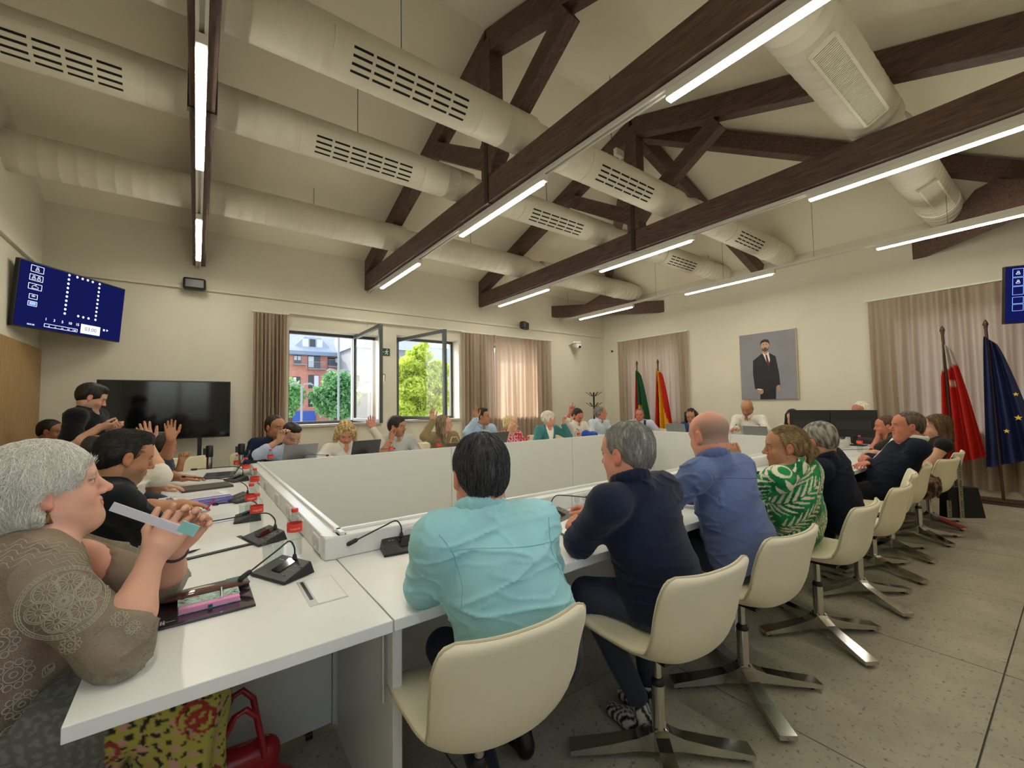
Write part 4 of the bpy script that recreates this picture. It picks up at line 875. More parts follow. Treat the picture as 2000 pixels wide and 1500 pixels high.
def strands(F, V, L, M, s, comb, n, length, seg=7, r=.0006, seed=1, lift=.004, keep=None):
    """thin hair strands combed over the surface of field F; comb(local pos)->local direction"""
    rg = np.random.default_rng(seed); c = L(0, 0, 0); P = V[rg.integers(0, len(V), n)] + rg.normal(size=(n, 3)) * .002
    if keep is not None: P = P[keep(((P - c) @ M) / s)]
    n = len(P); off = lift * rg.random(n) ** 1.5; path = [P]; wob = rg.normal(size=(n, 3)) * .10; ln = length * (.5 + .8 * rg.random(n))
    def grad(Q, e=.002): return np.stack([F.at(Q + np.eye(3)[i] * e) - F.at(Q - np.eye(3)[i] * e) for i in range(3)], -1) / (2 * e)
    for k in range(seg):
        g = grad(P); g /= np.linalg.norm(g, axis=1)[:, None] + 1e-9; d = comb(((P - c) @ M) / s) @ M.T + wob; d -= g * (d * g).sum(1)[:, None]; d /= np.linalg.norm(d, axis=1)[:, None] + 1e-9
        P = P + d * (ln / seg)[:, None]; f = F.at(P); P = P - g * (f - off - .0008)[:, None]; path.append(P)
    path = np.stack(path, 1); K = seg + 1; Vv = np.zeros((n, K, 3, 3)); t = np.gradient(path, axis=1); t /= np.linalg.norm(t, axis=2)[..., None] + 1e-9
    a = np.cross(t, A3(.3, .2, .9)); a /= np.linalg.norm(a, axis=2)[..., None]; b = np.cross(t, a); rr = r * np.interp(np.arange(K), [0, K * .6, K - 1], [1, 1, .25])
    for j in range(3): an = 2 * PI * j / 3; Vv[:, :, j] = path + (a * math.cos(an) + b * math.sin(an)) * rr[None, :, None]
    idx = np.arange(n * K * 3).reshape(n, K, 3); Q = [np.stack([idx[:, :-1, j], idx[:, :-1, (j + 1) % 3], idx[:, 1:, (j + 1) % 3], idx[:, 1:, j]], -1).reshape(-1, 4) for j in range(3)]
    return Vv.reshape(-1, 3), np.concatenate(Q), rg.random(n).repeat(K * 3)
def person(label, head, look, hip, face=None, hs=1., skin='fair', sex='m', hair=('short', '2a211c'), hair_vol=0., lips=None, stubble=None, bald=None, fat=0., roll=0.,
           sw=.19, g=1., top=('b9c4d0', 'long'), topmat=None, pat=None, folds=.004, collar=True, bottom='23262f', shoe='1a1a1c', RH=None, LH=None, RE=None, LE=None, res=.008, hres=.006,
           legs=None, skirt=None, vneck=0., open_front=None, arm=1., group=None, glasses=False, beard=None, neck=None, inf0=.012, strand=None, seated=True, under=None, hem=0., nolegs=False, tie=None):
    head = A3(*head); hip = A3(*hip); M = frame(look, roll); face = nrm((look[0], look[1], 0)) if face is None else nrm((face[0], face[1], 0)); s = hs
    t = thing('person', label, 'person', (hip[0], hip[1], 0), 0, group)
    N = (head + A3(0, 0, -.130 * s) - face * .034 * s) if neck is None else A3(*neck)
    sp = nrm(N - hip); Ln = np.linalg.norm(N - hip); rt = nrm(np.cross(face, (0, 0, 1))); fw = nrm(np.cross(sp, rt)); fw = fw if fw @ face > 0 else -fw; T = np.stack([rt, fw, sp], 1)
    Sc = N - sp * .050; SR = Sc + rt * sw; SL = Sc - rt * sw; at = lambda q, d=0., r_=0.: hip + sp * Ln * q + fw * d + rt * r_
    a_, b_ = .285 * arm, .255 * arm
    if RH is None: RH = (at(0, .36, .14) + A3(0, 0, .22), face, (0, 0, -1), 'rest')
    if LH is None: LH = (at(0, .36, -.14) + A3(0, 0, .22), face, (0, 0, -1), 'rest')
    arms = []
    for S, Hd, E, right, sg in ((SR, RH, RE, True, 1), (SL, LH, LE, False, -1)):
        W = A3(*Hd[0])
        if E is not None and len(E) == 2: E_ = A3(*E[1])
        else: E_, W = ik(S, W, (rt * sg * .8 - A3(0, 0, 1) * .8 - fw * .3) if E is None else E, a_, b_)
        arms.append((S, E_, W, Hd, right))
    skc = SK[skin] if isinstance(skin, str) else np.array(skin); lips = skc * A3(.95, .62, .6) if lips is None else np.array(lin(lips)); hc = np.array(lin(hair[1]))
    # ---- skin
    F = Field(); L = head_field(F, head, M, s, N, sex, fat=fat); F.cone(N, at(.8, .0), .062 * s, .075, .03); F.ell(at(.70, .005), (.15 * g, .095 * g, .16), T, .03)
    for S in (SR, SL): F.cone(N - sp * .01, S, .045, .048, .03)
    V, Q = F.mesh(hres); parts = [(V, Q, head_cols(V, head, M, s, skc, np.array(lin(hair[1])) * .7 if hair[0] != 'bald' else skc * .4, lips, None if stubble is None else np.array(lin(stubble)), None if bald is None else np.array(lin(bald))), 0)]
    sleeve = top[1]
    for (S, E_, W, Hd, right) in arms:
        F = Field(); fr = E_ + (W - E_) * .45 if sleeve == 'long' else S
        if sleeve == 'long': F.cone(fr, W, .036 * g ** .5, .027, .01)
        else: F.cone(S, E_, .050 * g, .042 * g ** .7, .02); F.cone(E_, E_ + (W - E_) * .35, .041 * g ** .7, .042 * g ** .7, .02); F.cone(E_ + (W - E_) * .35, W, .042 * g ** .7, .027, .02)
        hand(F, W, np.array(Hd[1], float), np.array(Hd[2], float), right, Hd[3], s * .98); V, Q = F.mesh(min(hres, .0055)); parts.append((V, Q, skc * (1 + .07 * wr(V, 60.))[:, None] * A3(1, .97, .95), 0))
    np_mesh('body', parts, t, m_skin)
    # ---- top
    def top_field(inf, slv, fold, neckcut=True):
        F = Field(); F.ell(at(.10, 0), (.168 * g + inf, .118 * g + inf, .14), T, .04); F.ell(at(.35, .01), (.150 * g + inf, .115 * g + inf + max(0, g - 1) * .05, .17), T, .06); F.ell(at(.66, .0), (.160 * g ** .7 + inf, .112 * g ** .7 + inf, .17), T, .05)
        if sex == 'f':
            for q in (-1, 1): F.ell(at(.62, .085 * g ** .5, q * .07), (.058, .052, .058), T, .03)
        F.cone(N - sp * .02, N + sp * .022 - fw * .006, .062 * s + inf, .057 * s + inf, .03)
        for S in (SR, SL): F.cone(N - sp * .022, S, .050 + inf, .056 + inf, .04)
        if slv != 'none':
            for (S, E_, W, Hd, right) in arms:
                if slv == 'short': F.cone(S, S + (E_ - S) * .68, .056 + inf, .056 * g ** .5 + inf * 1.3, .05)
                else:
                    F.cone(S, E_, .056 + inf, .047 * g ** .5 + inf, .055); x = {'long': .97, 'rolled': .38, 'half': .12}[slv]; F.cone(E_, E_ + (W - E_) * x, .047 * g ** .5 + inf, .034 + inf if x > .5 else .045 * g ** .5 + inf, .02)
        if neckcut:
            F.cone(N + sp * .012 + fw * .012, N + sp * .14 + fw * .05, .058 * s, .085 * s, .008, -1); F.cone(N + fw * .03 - sp * .01, N + fw * .09 + sp * .03, .05 * s, .05, .01, -1)
            if vneck: F.cone(N - sp * vneck + fw * (.10 + vneck * .2), N + fw * .10 + sp * .04, .018, .055, .012, -1)
        n_ = -sp; F.half(n_, -(sp @ at(-.10 - hem))); 
        F.disp = (lambda P: crease(P, fold, head[0])) if fold else None
        return F
    tc = np.array(lin(top[0])); FT = top_field(inf0, sleeve, folds); V, Q = FT.mesh(res)
    col = np.repeat(tc[None], len(V), 0) * (1 + .05 * wr(V, 30., .5))[:, None]
    rel = (V - hip) @ T
    if pat: col = pat(V, rel, col, T, hip, Ln)
    if open_front is not None:      # jacket: shirt shows in a V on the chest
        w_ = (rel[:, 1] > .02) & (np.abs(rel[:, 0]) < np.clip((rel[:, 2] - Ln * .30) / (Ln * .6) * .075, 0, .08)); col[w_] = lin(open_front)
        if tie: w2 = w_ & (np.abs(rel[:, 0]) < .022); col[w2] = lin(tie)
    elif tie: w2 = (rel[:, 1] > .02) & (np.abs(rel[:, 0]) < .024); col[w2] = lin(tie)
    nm = {'suit': 'jacket', None: 'shirt', 'dress': 'dress', 'tee': 't_shirt', 'blouse': 'blouse', 'jumper': 'jumper', 'cardigan': 'cardigan'}[topmat]
    o_top = np_mesh(nm, [(V, Q, col, 0)], t, m_suit if topmat == 'suit' else m_cloth)
    if collar:
        F = Field(); cc = np.array(lin(open_front)) if open_front else tc; n = 14; pts = []
        for k in range(n + 1):
            a = PI * (.5 + .14) + (2 * PI - .28 * PI) * k / n; pts.append(N + rt * math.cos(a) * .070 * s + fw * (math.sin(a) * .068 * s + .006) + sp * (.022 + .022 * (-math.sin(a))))
        for k in range(n): F.cone(pts[k], pts[k + 1], .011, .011, .006); F.cone(pts[k] + sp * .016, pts[k + 1] + sp * .016, .009, .009, .02); F.cone(pts[k] + sp * .032 - (pts[k] - N) * .06, pts[k + 1] + sp * .032 - (pts[k + 1] - N) * .06, .006, .006, .02)
        for q, p in ((1, pts[0]), (-1, pts[-1])): F.cone(p, p + fw * .012 - sp * .045 + rt * q * .0 - rt * .014 * (1 if p is pts[0] else -1), .008, .006, .008)
        V, Q = F.mesh(max(.0045, res * .6)); np_mesh('collar', [(V, Q, cc * .97, 0)], o_top, m_cloth)
    # ---- legs
    hj = [hip + rt * q * .095 * g ** .5 + A3(0, 0, -.02) for q in (1, -1)]
    if legs is None: legs = [(hj[i] + face * .40 + rt * q * .05 + A3(0, 0, .55 - hip[2] if seated else -.42), None) for i, q in ((0, 1), (1, -1))] if seated else [(hj[i] + A3(0, 0, -.42), hj[i] + A3(0, 0, -.83)) for i in (0, 1)]
    F = Field(); F.ell(at(.03), (.172 * g + .004, .122 * g + .004, .10), T, .04); Fs = Field()
    for i in (0, 1):
        kn, an = legs[i]; kn = A3(*kn); an = (kn * A3(1, 1, 0) + A3(0, 0, .10) + face * .03) if an is None else A3(*an)
        F.cone(hj[i], kn, .090 * g ** .6, .062, .03)
        if not skirt: F.cone(kn, kn + (an - kn) * .92, .060, .046, .02)
        toe = an + face * .15 - A3(0, 0, an[2] - .032); heel = an - face * .03 - A3(0, 0, an[2] - .035)
        Fs.cone(heel, an + face * .06 - A3(0, 0, an[2] - .042), .032, .040, .02); Fs.cone(an + face * .06 - A3(0, 0, an[2] - .042), toe, .040, .030, .02); Fs.cone(an + A3(0, 0, -.01), heel + A3(0, 0, .02), .034, .034, .02); Fs.half((0, 0, -1), -.002)
        if skirt: Fk = Field(); Fk.cone(kn, an, .050, .034, .02); V, Q = Fk.mesh(res * 1.2); np_mesh('lower_leg', [(V, Q, skc, 0)], t, m_skin)
    F.disp = lambda P: .0035 * (wr(P, 26., 3.) + wr(P, 13., 1.))
    if not nolegs:
        V, Q = F.mesh(max(res, .010)); bc = np.array(lin(bottom)); np_mesh('skirt' if skirt else 'trousers', [(V, Q, bc * (1 + .06 * wr(V, 20.))[:, None], 0)], t, m_cloth)
        V, Q = Fs.mesh(max(res, .009)); np_mesh('shoes', [(V, Q, np.array(lin(shoe)) if isinstance(shoe, str) else shoe(V), 0)], t, m_shoe)
    # ---- hair
    if hair[0] not in ('bald', 'none'):
        F, L = hair_field(head, M, s, hair[0], hair_vol); am, fq = {'curly': (.011, 95.), 'long': (.003, 60.), 'bob': (.002, 60.)}.get(hair[0], (.0022, 80.))
        F.disp = lambda P: am * wr(((P - head) @ M) * A3(1.3, 1.3, .6 if hair[0] != 'curly' else 1), fq, 2.2)
        hr = min(hres, .006); V, Q = F.mesh(hr); h2 = np.array(lin(hair[2])) if len(hair) > 2 else hc * 1.25; w_ = np.clip(.5 + .9 * wr(((V - head) @ M) * A3(1, 1, .25), 170., 1.), 0, 1)[:, None]
        ho = np_mesh('hair', [(V, Q, hc * (1 - w_) + h2 * w_, 0)], t, m_hair)
        if strand:
            n, ln, comb, r_ = strand[:4]; Vs, Qs, rn = strands(F, V, L, M, s, comb, n, ln, r=r_, lift=strand[4] if len(strand) > 4 else .004); cs = hc * (1 - rn[:, None]) + h2 * rn[:, None]
            o = np_mesh('hair_strands', [(Vs, Qs, cs, 0)], ho, m_hair); o['kind'] = 'stuff'
    if beard:
        F = Field(); e = lambda p, r, k=.02, op=1: F.ell(L(*p), A3(*r) * s, M, k * s, op); e((0, .036, -.078), (.052, .056, .045)); e((0, .066, -.100), (.028, .024, .026)); 
        for q in (-1, 1): e((q * .052, .012, -.055), (.018, .03, .04))
        F.cone(L(-.02, .092, -.051), L(.02, .092, -.051), .007 * s, .007 * s, .01); F.cone(L(-.016, .098, -.0645), L(.016, .098, -.0645), .006 * s, .006 * s, .006, -1); e((0, .06, .0), (.07, .06, .052), .01, -1)
        F.disp = lambda P: .0022 * wr(P, 160., 1.); V, Q = F.mesh(.004); np_mesh('beard', [(V, Q, np.array(lin(beard)) * (1 + .25 * wr(V, 200.))[:, None], 0)], t, m_hair)
    if glasses:
        b = MB()
        for q in (-1, 1):
            b.tube([L(q * .032 + .021 * math.cos(a), .106 - abs(.021 * math.cos(a) + .01) * .2, .0 + .016 * math.sin(a)) for a in np.linspace(0, 2 * PI, 13)], .0017, 5, caps=False); b.tube([L(q * .053, .100, .004), L(q * .082, .06, .006), L(q * .084, -.01, .004)], .0016, 5)
        b.tube([L(-.011, .108, .002), L(.011, .108, .002)], .0016, 5); b.build('glasses', mat('glasses_frame', lin('1c1614') if glasses is True else lin(glasses), .3), t)
    return dict(root=t, L=L, M=M, head=head, N=N, T=T, hip=hip, Ln=Ln, arms=arms, FT=FT, top=o_top, at=at, tf=top_field, sp=sp, fw=fw, rt=rt)
# ================================================================ OUTSIDE THE WINDOWS
m_brick = mat('far_brick', lin('c98c78'), .85, var=.12, vscale=2); m_slate = mat('slate', lin('aeb6c2'), .6, var=.08, vscale=1); m_blind = mat('blind', lin('dfe3e6'), .6); m_fw = mat('far_white', lin('969b9e'), .7)
m_dark_gl = mat('dark_window', lin('2b2f36'), .15); m_leafd = attr_mat('leaf', .6, transl=.45, spec=.2); m_bark = mat('bark', lin('5a4a38'), .9, bump=.5, bscale=20)
setp(B((-40, 9.5, -3.0), (90, 150, -2.2)).build('street', mat('asphalt', lin('b5b5b2'), .9)), kind='structure')
YB = 68.
def E_(x, y, Y=YB): p = ony(560 + x * .17, 630 + y * .17, Y); return float(p[0]), float(p[2])
bt = thing('apartment_building', 'red brick apartment building with slate roof and balconies across the street', 'building', (15, YB, -2.2))
xl, xr = 3.5, 19.9; ze = E_(400, 345)[1]; B((xl, YB, -2.2), (xr, YB + 12, ze)).build('brick_wall', m_brick, bt)
MB().prism([(xl - .5, YB - .7, ze), (xl - .5, YB + 12.5, ze), (xl - .5, YB + 6, ze + 5.0)], (xr - xl - 1.5, 0, 0)).build('roof', m_slate, bt)
MB().prism([(xr - 2, YB - .7, ze), (xr - 2, YB + 12.5, ze), (xr - 2, YB + 6, ze + 5)], (.05, 0, 0)).build('roof_end', m_slate, bt); MB().prism([(xr - 2, YB - .7, ze), (xr + .5, YB - .7, ze), (xr - 2, YB + 6, ze + 5)], (0, .1, 0)).build('roof_end', m_slate, bt)
B((xl - .5, YB - .9, ze - .55), (xr + .4, YB - .05, ze)).build('eave_band', mat('eave_blue', lin('8296ac'), .5), bt)
wins = [(80, 165, 375, 470), (243, 385, 380, 525), (470, 635, 400, 500), (680, 745, 400, 500), (70, 155, 620, 760), (247, 370, 600, 755), (470, 620, 620, 760), (65, 155, 830, 970), (247, 410, 825, 965), (470, 620, 830, 960)]
for k, (a, b_, c_, d) in enumerate(wins):
    x0, z1 = E_(a, c_); x1, z0 = E_(b_, d); w_ = B((x0, YB - .06, z0), (x1, YB - .0, z1)).build('window', m_dark_gl, bt); n = max(2, int((x1 - x0) / .8))
    for i in range(n): 
        if (i + k) % 3 != 2: B((x0 + (x1 - x0) * i / n + .06, YB - .10, z0 + (z1 - z0) * (.05 if k % 2 else .4)), (x0 + (x1 - x0) * (i + 1) / n - .06, YB - .06, z1 - .1)).build('blind', m_blind, w_)
    if k < 4:
        bb = MB(); xa, za = x0 - .1, z0 - .15; xb = x1 + (.6 if k < 3 else .1)
        bb.box((xa, YB - 1.0, za - .12), (xb, YB - .06, za)); bb.build('balcony_slab', m_fw, bt); bb = MB(); bb.box((xa, YB - 1.0, za + .95), (xb, YB - .95, za + 1.0))
        for i in range(int((xb - xa) / .16)): bb.box((xa + i * .16, YB - .99, za), (xa + i * .16 + .03, YB - .96, za + .95))
        bb.build('balcony_rail', m_fw, bt)
x0, z1 = E_(690, 510); x1, z0 = E_(748, 580); fl_ = B((x0, YB - 1.06, z0), (x1, YB - 1.02, z1)).build('banner', mat('banner_red', lin('d8402c'), .7), bt); B((x0, YB - 1.09, z0 + (z1 - z0) * .3), (x1, YB - 1.065, z0 + (z1 - z0) * .7)).build('banner_stripe', mat('banner_yellow', lin('f0c23a'), .7), fl_)
x0, z1 = E_(20, 1020); x1, z0 = E_(330, 1100); B((x0 - 3, YB - .2, -2.2), (x1, YB - .05, z1)).build('shop_front', mat('shop_blue', lin('3f5fae'), .5), bt)
for (a, b_, c_, d) in ((170, 470, 165, 270),):
    x0, z1 = E_(a, c_, YB - 1); x1, z0 = E_(b_, d, YB - 1); zb_ = z0 - .2
    dm = MB().prism([(x0 - .8, YB + .5, zb_), (x0 + .6, YB + .5, z1 + .3), (x1 - .6, YB + .5, z1 + .3), (x1 + .8, YB + .5, zb_)], (0, 4, 0)).build('dormer', m_slate, bt)
    for i in range(3): B((x0 + .4 + i * (x1 - x0 - .6) / 3, YB + .42, z0 - .1), (x0 + .4 + (i + .8) * (x1 - x0 - .6) / 3, YB + .5, z1 - .0)).build('dormer_window', m_blind if i != 1 else m_dark_gl, dm)
bw = thing('white_building', 'white rendered building with canopy right of the brick block', 'building', (26, 60, -2.2)); xw, _z = E_(772, 300, 60)
zt = E_(800, 285, 60)[1]; B((xw, 60, -2.2), (29, 72, zt)).build('wall', m_fw, bw); MB().prism([(xw - .3, 59.5, zt), (xw - .3, 72, zt), (xw - .3, 66, zt + 4.5)], (29 - xw, 0, 0)).build('roof', m_slate, bw)
for (a, b_, c_, d) in ((785, 835, 605, 680), (785, 835, 870, 915), (900, 940, 380, 600)):
    x0, z1 = E_(a, c_, 60); x1, z0 = E_(b_, d, 60); B((x0, 59.9, z0), (x1, 60, z1)).build('window', m_dark_gl if d < 920 and a < 800 else m_blind, bw)
x0, z1 = E_(790, 700, 55); x1, z0 = E_(1200, 860, 55); MB().prism([(x0, 55, z0 + .6), (x1, 55, z0 + .6), (x1, 55, z1 + 1), (x0 + 2, 55, z1)], (0, 5, 0)).build('canopy', mat('canopy_grey', lin('a9a9a2'), .6), bw)
for q in (940, 1100): xx, _ = E_(q, 1000, 55); B((xx, 55.2, -2.2), (xx + .25, 55.45, z0 + .7)).build('canopy_post', m_fw, bw)
b2 = thing('grey_roof_building', 'pale building with grey dormered roof seen above the yellow-green tree', 'building', (40, 66, -2.2))
B((30, 64, -2.2), (62, 76, 6.8)).build('wall', mat('cream_wall', lin('d9cba8'), .8), b2); MB().prism([(29.5, 63.5, 6.8), (29.5, 76, 6.8), (29.5, 70, 12)], (33, 0, 0)).build('roof', m_slate, b2)
for x in range(32, 60, 4): 
    d_ = MB().prism([(x, 64.5, 7.2), (x, 64.5, 9.2), (x, 68, 9.2)], (2, 0, 0)).build('dormer', m_slate, b2); B((x + .3, 64.4, 7.4), (x + 1.7, 64.5, 8.8)).build('dormer_window', m_dark_gl, d_); B((x + .1, 63.9, 3.0), (x + 1.7, 64, 5.2)).build('window', m_dark_gl, b2)
def tree(label, x, y, zc, blobs, n, size, cols, seed, trunk=.18):
    rg = np.random.default_rng(seed); t = thing('tree', label, 'tree', (x, y, -2.2)); bl = np.array(blobs, float); wgt = bl[:, 3] ** 2; k = rg.choice(len(bl), n, p=wgt / wgt.sum())
    v = rg.normal(size=(n, 3)); v /= np.linalg.norm(v, axis=1)[:, None]; P = bl[k, :3] + v * (bl[k, 3] * rg.random(n) ** .25)[:, None] * A3(1, 1, .8); a = rg.normal(size=(n, 3)); a /= np.linalg.norm(a, axis=1)[:, None]; b = np.cross(a, rg.normal(size=(n, 3))); b /= np.linalg.norm(b, axis=1)[:, None]
    s = size * (.6 + .8 * rg.random(n))[:, None]; V = np.stack([P - a * s, P + b * s * .45, P + a * s, P - b * s * .45], 1).reshape(-1, 3); Q = np.arange(4 * n).reshape(n, 4)
    c1, c2 = np.array(lin(cols[0])), np.array(lin(cols[1])); w_ = rg.random(n).repeat(4)[:, None]
    o = np_mesh('foliage', [(V, Q, c1 * (1 - w_) + c2 * w_, 0)], t, m_leafd); o['kind'] = 'stuff'
    b_ = MB(); b_.tube([(x, y, -2.2), (x + .05, y, zc * .5), (x, y, zc)], [trunk, trunk * .8, trunk * .4], 8)
    for q in bl[:: max(1, len(bl) // 7)]: b_.tube([(x, y, zc * .45), (x + (q[0] - x) * .5, y + (q[1] - y) * .5, zc * .4 + q[2] * .6), tuple(q[:3])], [trunk * .35, trunk * .22, trunk * .08], 6)
    b_.build('trunk', m_bark, t)
def blobs(px, py, wpx, hpx, Y, n, r, seed):
    rg = random.Random(seed); o = []
    for i in range(n):
        a = rg.uniform(0, 2 * PI); q = math.sqrt(rg.random()); p = ony(px + wpx * q * math.cos(a), py + hpx * q * math.sin(a), Y + rg.uniform(-1, 1) * r); o.append((*p, r * rg.uniform(.7, 1.2)))
    return o
c = ony(655, 785, 34); tree('dense dark green street tree in front of the brick building', c[0], 34, 3.0, blobs(655, 775, 30, 38, 34, 26, .95, 1), 9000, .16, ('4f8458', '93c283'), 1)
c = ony(566, 790, 34); tree('green tree cut off by the left curtain', c[0], 34, 2.6, blobs(560, 785, 12, 26, 34, 12, .9, 2), 4000, .16, ('5a9258', '9cca80'), 2)
c = ony(815, 800, 15.5); tree('yellow-green tree filling the right window', c[0], 15.5, 3.4, blobs(820, 765, 52, 62, 15.5, 46, .42, 3) + blobs(815, 690, 30, 18, 15.5, 8, .25, 4), 15000, .095, ('a9c244', 'e6f07c'), 3, .10)
for i, (px, Y) in enumerate(((678, 92), (700, 95), (655, 98))): c = ony(px, 700, Y); tree('dark hillside tree above the slate roof, number %s from the left' % ('second', 'third', 'first')[i], c[0], Y, 9, blobs(px, 660, 16, 14, Y, 8, 2.6, 9 + i), 3000, .5, ('24502f', '4e8050'), 5 + i)
for i, (px, Y, l) in enumerate(((589, 24, 'white lamp post with curved arm, left one in the open window'), (661, 22, 'tall white flagpole right of the lamp post in the open window'))):
    c = ony(px, 800, Y); t = thing('lamp_post' if i == 0 else 'flagpole', l, 'post', (c[0], Y, -2.2)); MB().tube([(c[0], Y, -2.2), (c[0], Y, 2.6 if i == 0 else 5.5)], .05, 10).build('pole', m_fw, t)
    b = MB(); zz = 2.5 if i == 0 else 3.1
    for q in (-1, 1): b.tube([(c[0], Y, zz), (c[0] + q * .15, Y, zz + .12), (c[0] + q * .4, Y, zz + .15), (c[0] + q * .55, Y, zz + .08)], [.025, .03, .06, .03], 8)
    b.build('lamp_arms', m_fw, t)
# ================================================================ THE PEOPLE
D = lambda px, py, d: dep(px, py, d)
comb_back = lambda L: np.stack([L[:, 0] * 2, -.6 - 0 * L[:, 0], -.2 - (L[:, 2] < .02) * 1.0], 1)
comb_down = lambda L: np.stack([L[:, 0] * 9, -.25 + 0 * L[:, 0], -1 + 0 * L[:, 0]], 1)
# ---- near side, from behind
def stripes(V): return np.where((np.sin(V[:, 0] * 330 + V[:, 1] * 160) > 0)[:, None] & (V[:, 2] > .018)[:, None], np.array([lin('d8d4cc')]), np.array([lin('23242c')]))
p1 = person('heavy-set man in a turquoise linen shirt seen from behind, elbow on the table', head=D(937, 925, 1.42), look=(.28, .93, -.14), hip=(.86, 1.10, .58), face=(.15, 1, 0), hs=1.04, skin='pink', hair=('short', '1d1b1c', '5a585a'), hair_vol=.003, sw=.175, g=1.16,
   top=('9accd0', 'rolled'), folds=.0055, bottom='1b2230', shoe='17171a', res=.0055, hres=.004, fat=1, RH=((1.05, 1.52, .80), (-.2, 1, 0), (0, 0, -1), 'relax'), LH=((.72, 1.58, .80), (.8, .5, .1), (0, 0, -1), 'relax'), LE=('p', (.60, 1.30, .80)), RE=(.8, .1, -1),
   legs=[((1.10, 1.44, .54), (1.06, 1.40, .12)), ((.70, 1.36, .55), (.80, 1.22, .12))], strand=(5200, .030, comb_down, .0007, .004), hem=.05)
p2 = person('grey-bearded man in a navy jumper seen from behind, hands clasped on the table', head=D(1222, 884, 1.78), look=(-.10, .98, -.12), hip=(1.60, 1.10, .58), face=(-.02, 1, 0), hs=1.03, skin='pink', hair=('short', '6d6965', 'a8a49e'), beard='8d8883', sw=.175, g=1.10, top=('1a2136', 'long'), topmat='jumper', folds=.005,
   bottom='39404f', shoe=stripes, res=.006, hres=.0045, RH=(onz(1160, 1000, .80), (-.5, .8, .2), (-.5, 0, -1), 'curl'), LH=(onz(1142, 1036, .80), (-.1, .8, .30), (.6, 0, -1), 'fist'), LE=('p', (1.31, 1.30, .80)), RE=(.8, .1, -1),
   legs=[((1.78, 1.38, .54), (1.62, 1.20, .13)), ((1.38, 1.34, .56), (1.50, 1.16, .13))], strand=(3600, .022, comb_down, .0007, .003), fat=1)
p3 = person('bald man in a blue denim shirt seen from behind', head=D(1384, 850, 2.24), look=(.25, .94, -.2), hip=(2.32, 1.10, .58), face=(.1, 1, 0), hs=1.04, skin='pink', hair=('bald', '8a7f78'), bald='8a7a70', sw=.175, g=1.14, top=('5f6f98', 'long'), folds=.0065, bottom='2a303e', shoe='2a1c16', res=.007, hres=.005,
   RH=((2.42, 1.56, .80), (0, 1, 0), (0, 0, -1), 'relax'), LH=((2.05, 1.58, .80), (.4, 1, 0), (0, 0, -1), 'relax'), fat=1)
def leafpat(V, rel, col, T, hip, Ln):
    g_ = np.array(lin('1c8a4e')); w_ = np.array(lin('e2d9bc')); dk = np.array(lin('12693b')); out = np.repeat(g_[None], len(V), 0); out[wr(V, 30., 7.) > .25] = dk
    u = np.arctan2(rel[:, 0], -rel[:, 1]) * .19; v = rel[:, 2]; rg = random.Random(4); cells = []
    for i in range(-3, 4):
        for j in range(-2, 9): cells.append((i * .19 + rg.uniform(-.03, .03) + (j % 2) * .09, j * .12 + rg.uniform(-.02, .02), rg.uniform(0, 2 * PI), rg.uniform(.10, .135)))
    for (cu, cv, an, sz) in cells:
        du, dv = u - cu, v - cv; x = (du * math.cos(an) + dv * math.sin(an)) / sz; y = (-du * math.sin(an) + dv * math.cos(an)) / sz
        ok = (x > -.75) & (x < .95); q = x - np.abs(y) * .75; ph = (q * 4.6) % 1; wid = .58 * (1 - (np.abs(y) / .62) ** 2); leaf = ok & (np.abs(y) < .62 * np.sqrt(np.clip(1 - (x - .05) ** 2, 0, 1))) & (ph < wid) & (np.abs(y) > .03)
        out[leaf] = w_
    return out
p4 = person('woman in a green and white leaf-print dress with ponytail looking left', head=D(1532, 872, 2.52), look=(-.55, .83, -.05), hip=(3.02, 1.10, .58), face=(.05, 1, 0), hs=1.0, skin='tan', sex='f', hair=('pony', '5b4430', 'c3a577'), sw=.175, g=1.0, top=('1c8a4e', 'half'), topmat='dress', pat=leafpat, folds=.003, collar=False,
   bottom='1c8a4e', shoe='8a6a4c', skirt=True, res=.0055, hres=.0042, RH=((3.12, 1.50, .80), (0, 1, 0), (0, 0, -1), 'relax'), LH=((2.70, 1.33, 1.00), (-.1, .2, 1), (.8, .4, 0), 'curl'), LE=(-.6, .3, -1), strand=(3000, .05, comb_back, .0006, .002), hem=.12)
MB().tube([p4['L'](-.080, .0, -.045), p4['L'](-.084, .004, -.055), p4['L'](-.080, .006, -.062)], .003, 6).build('earring', mat('gold', lin('c9a55c'), .3, metal=1), p4['root'])
p5 = person('grey-haired man in a dark navy jacket leaning over the table', head=D(1598, 862, 3.02), look=(.2, .95, -.35), hip=(3.78, 1.10, .58), face=(-.1, 1, 0), hs=1.04, skin='tan', hair=('short', '4d4740', '9a938a'), hair_vol=.006, sw=.20, g=1.06, top=('141a2b', 'long'), topmat='suit', folds=.004, bottom='191b22', res=.008, hres=.006, RH=((3.80, 1.52, .80), (0, 1, 0), (0, 0, -1), 'relax'), LH=((3.45, 1.52, .80), (.2, 1, 0), (0, 0, -1), 'relax'))
p6 = person('smiling short-haired man in a dark suit and open white shirt turned left', head=D(1771, 832, 3.72), look=(-.50, .84, .02), hip=(5.05, 1.16, .58), face=(-.45, .88, 0), hs=1.04, skin='red', hair=('short', '30241c', '5f5044'), sw=.20, g=1.1, top=('161d2b', 'long'), topmat='suit', open_front='dcdad4', folds=.004, bottom='15171d', res=.008, hres=.0055,
   RH=(onz(1697, 893, .80), (-1, .3, 0), (0, 0, -1), 'relax'), LH=(onz(1700, 905, .79), (-1, .5, 0), (0, 0, -1), 'relax'), RE=(.2, -.6, -1), LE=(-.2, -1, -.6), fat=1)
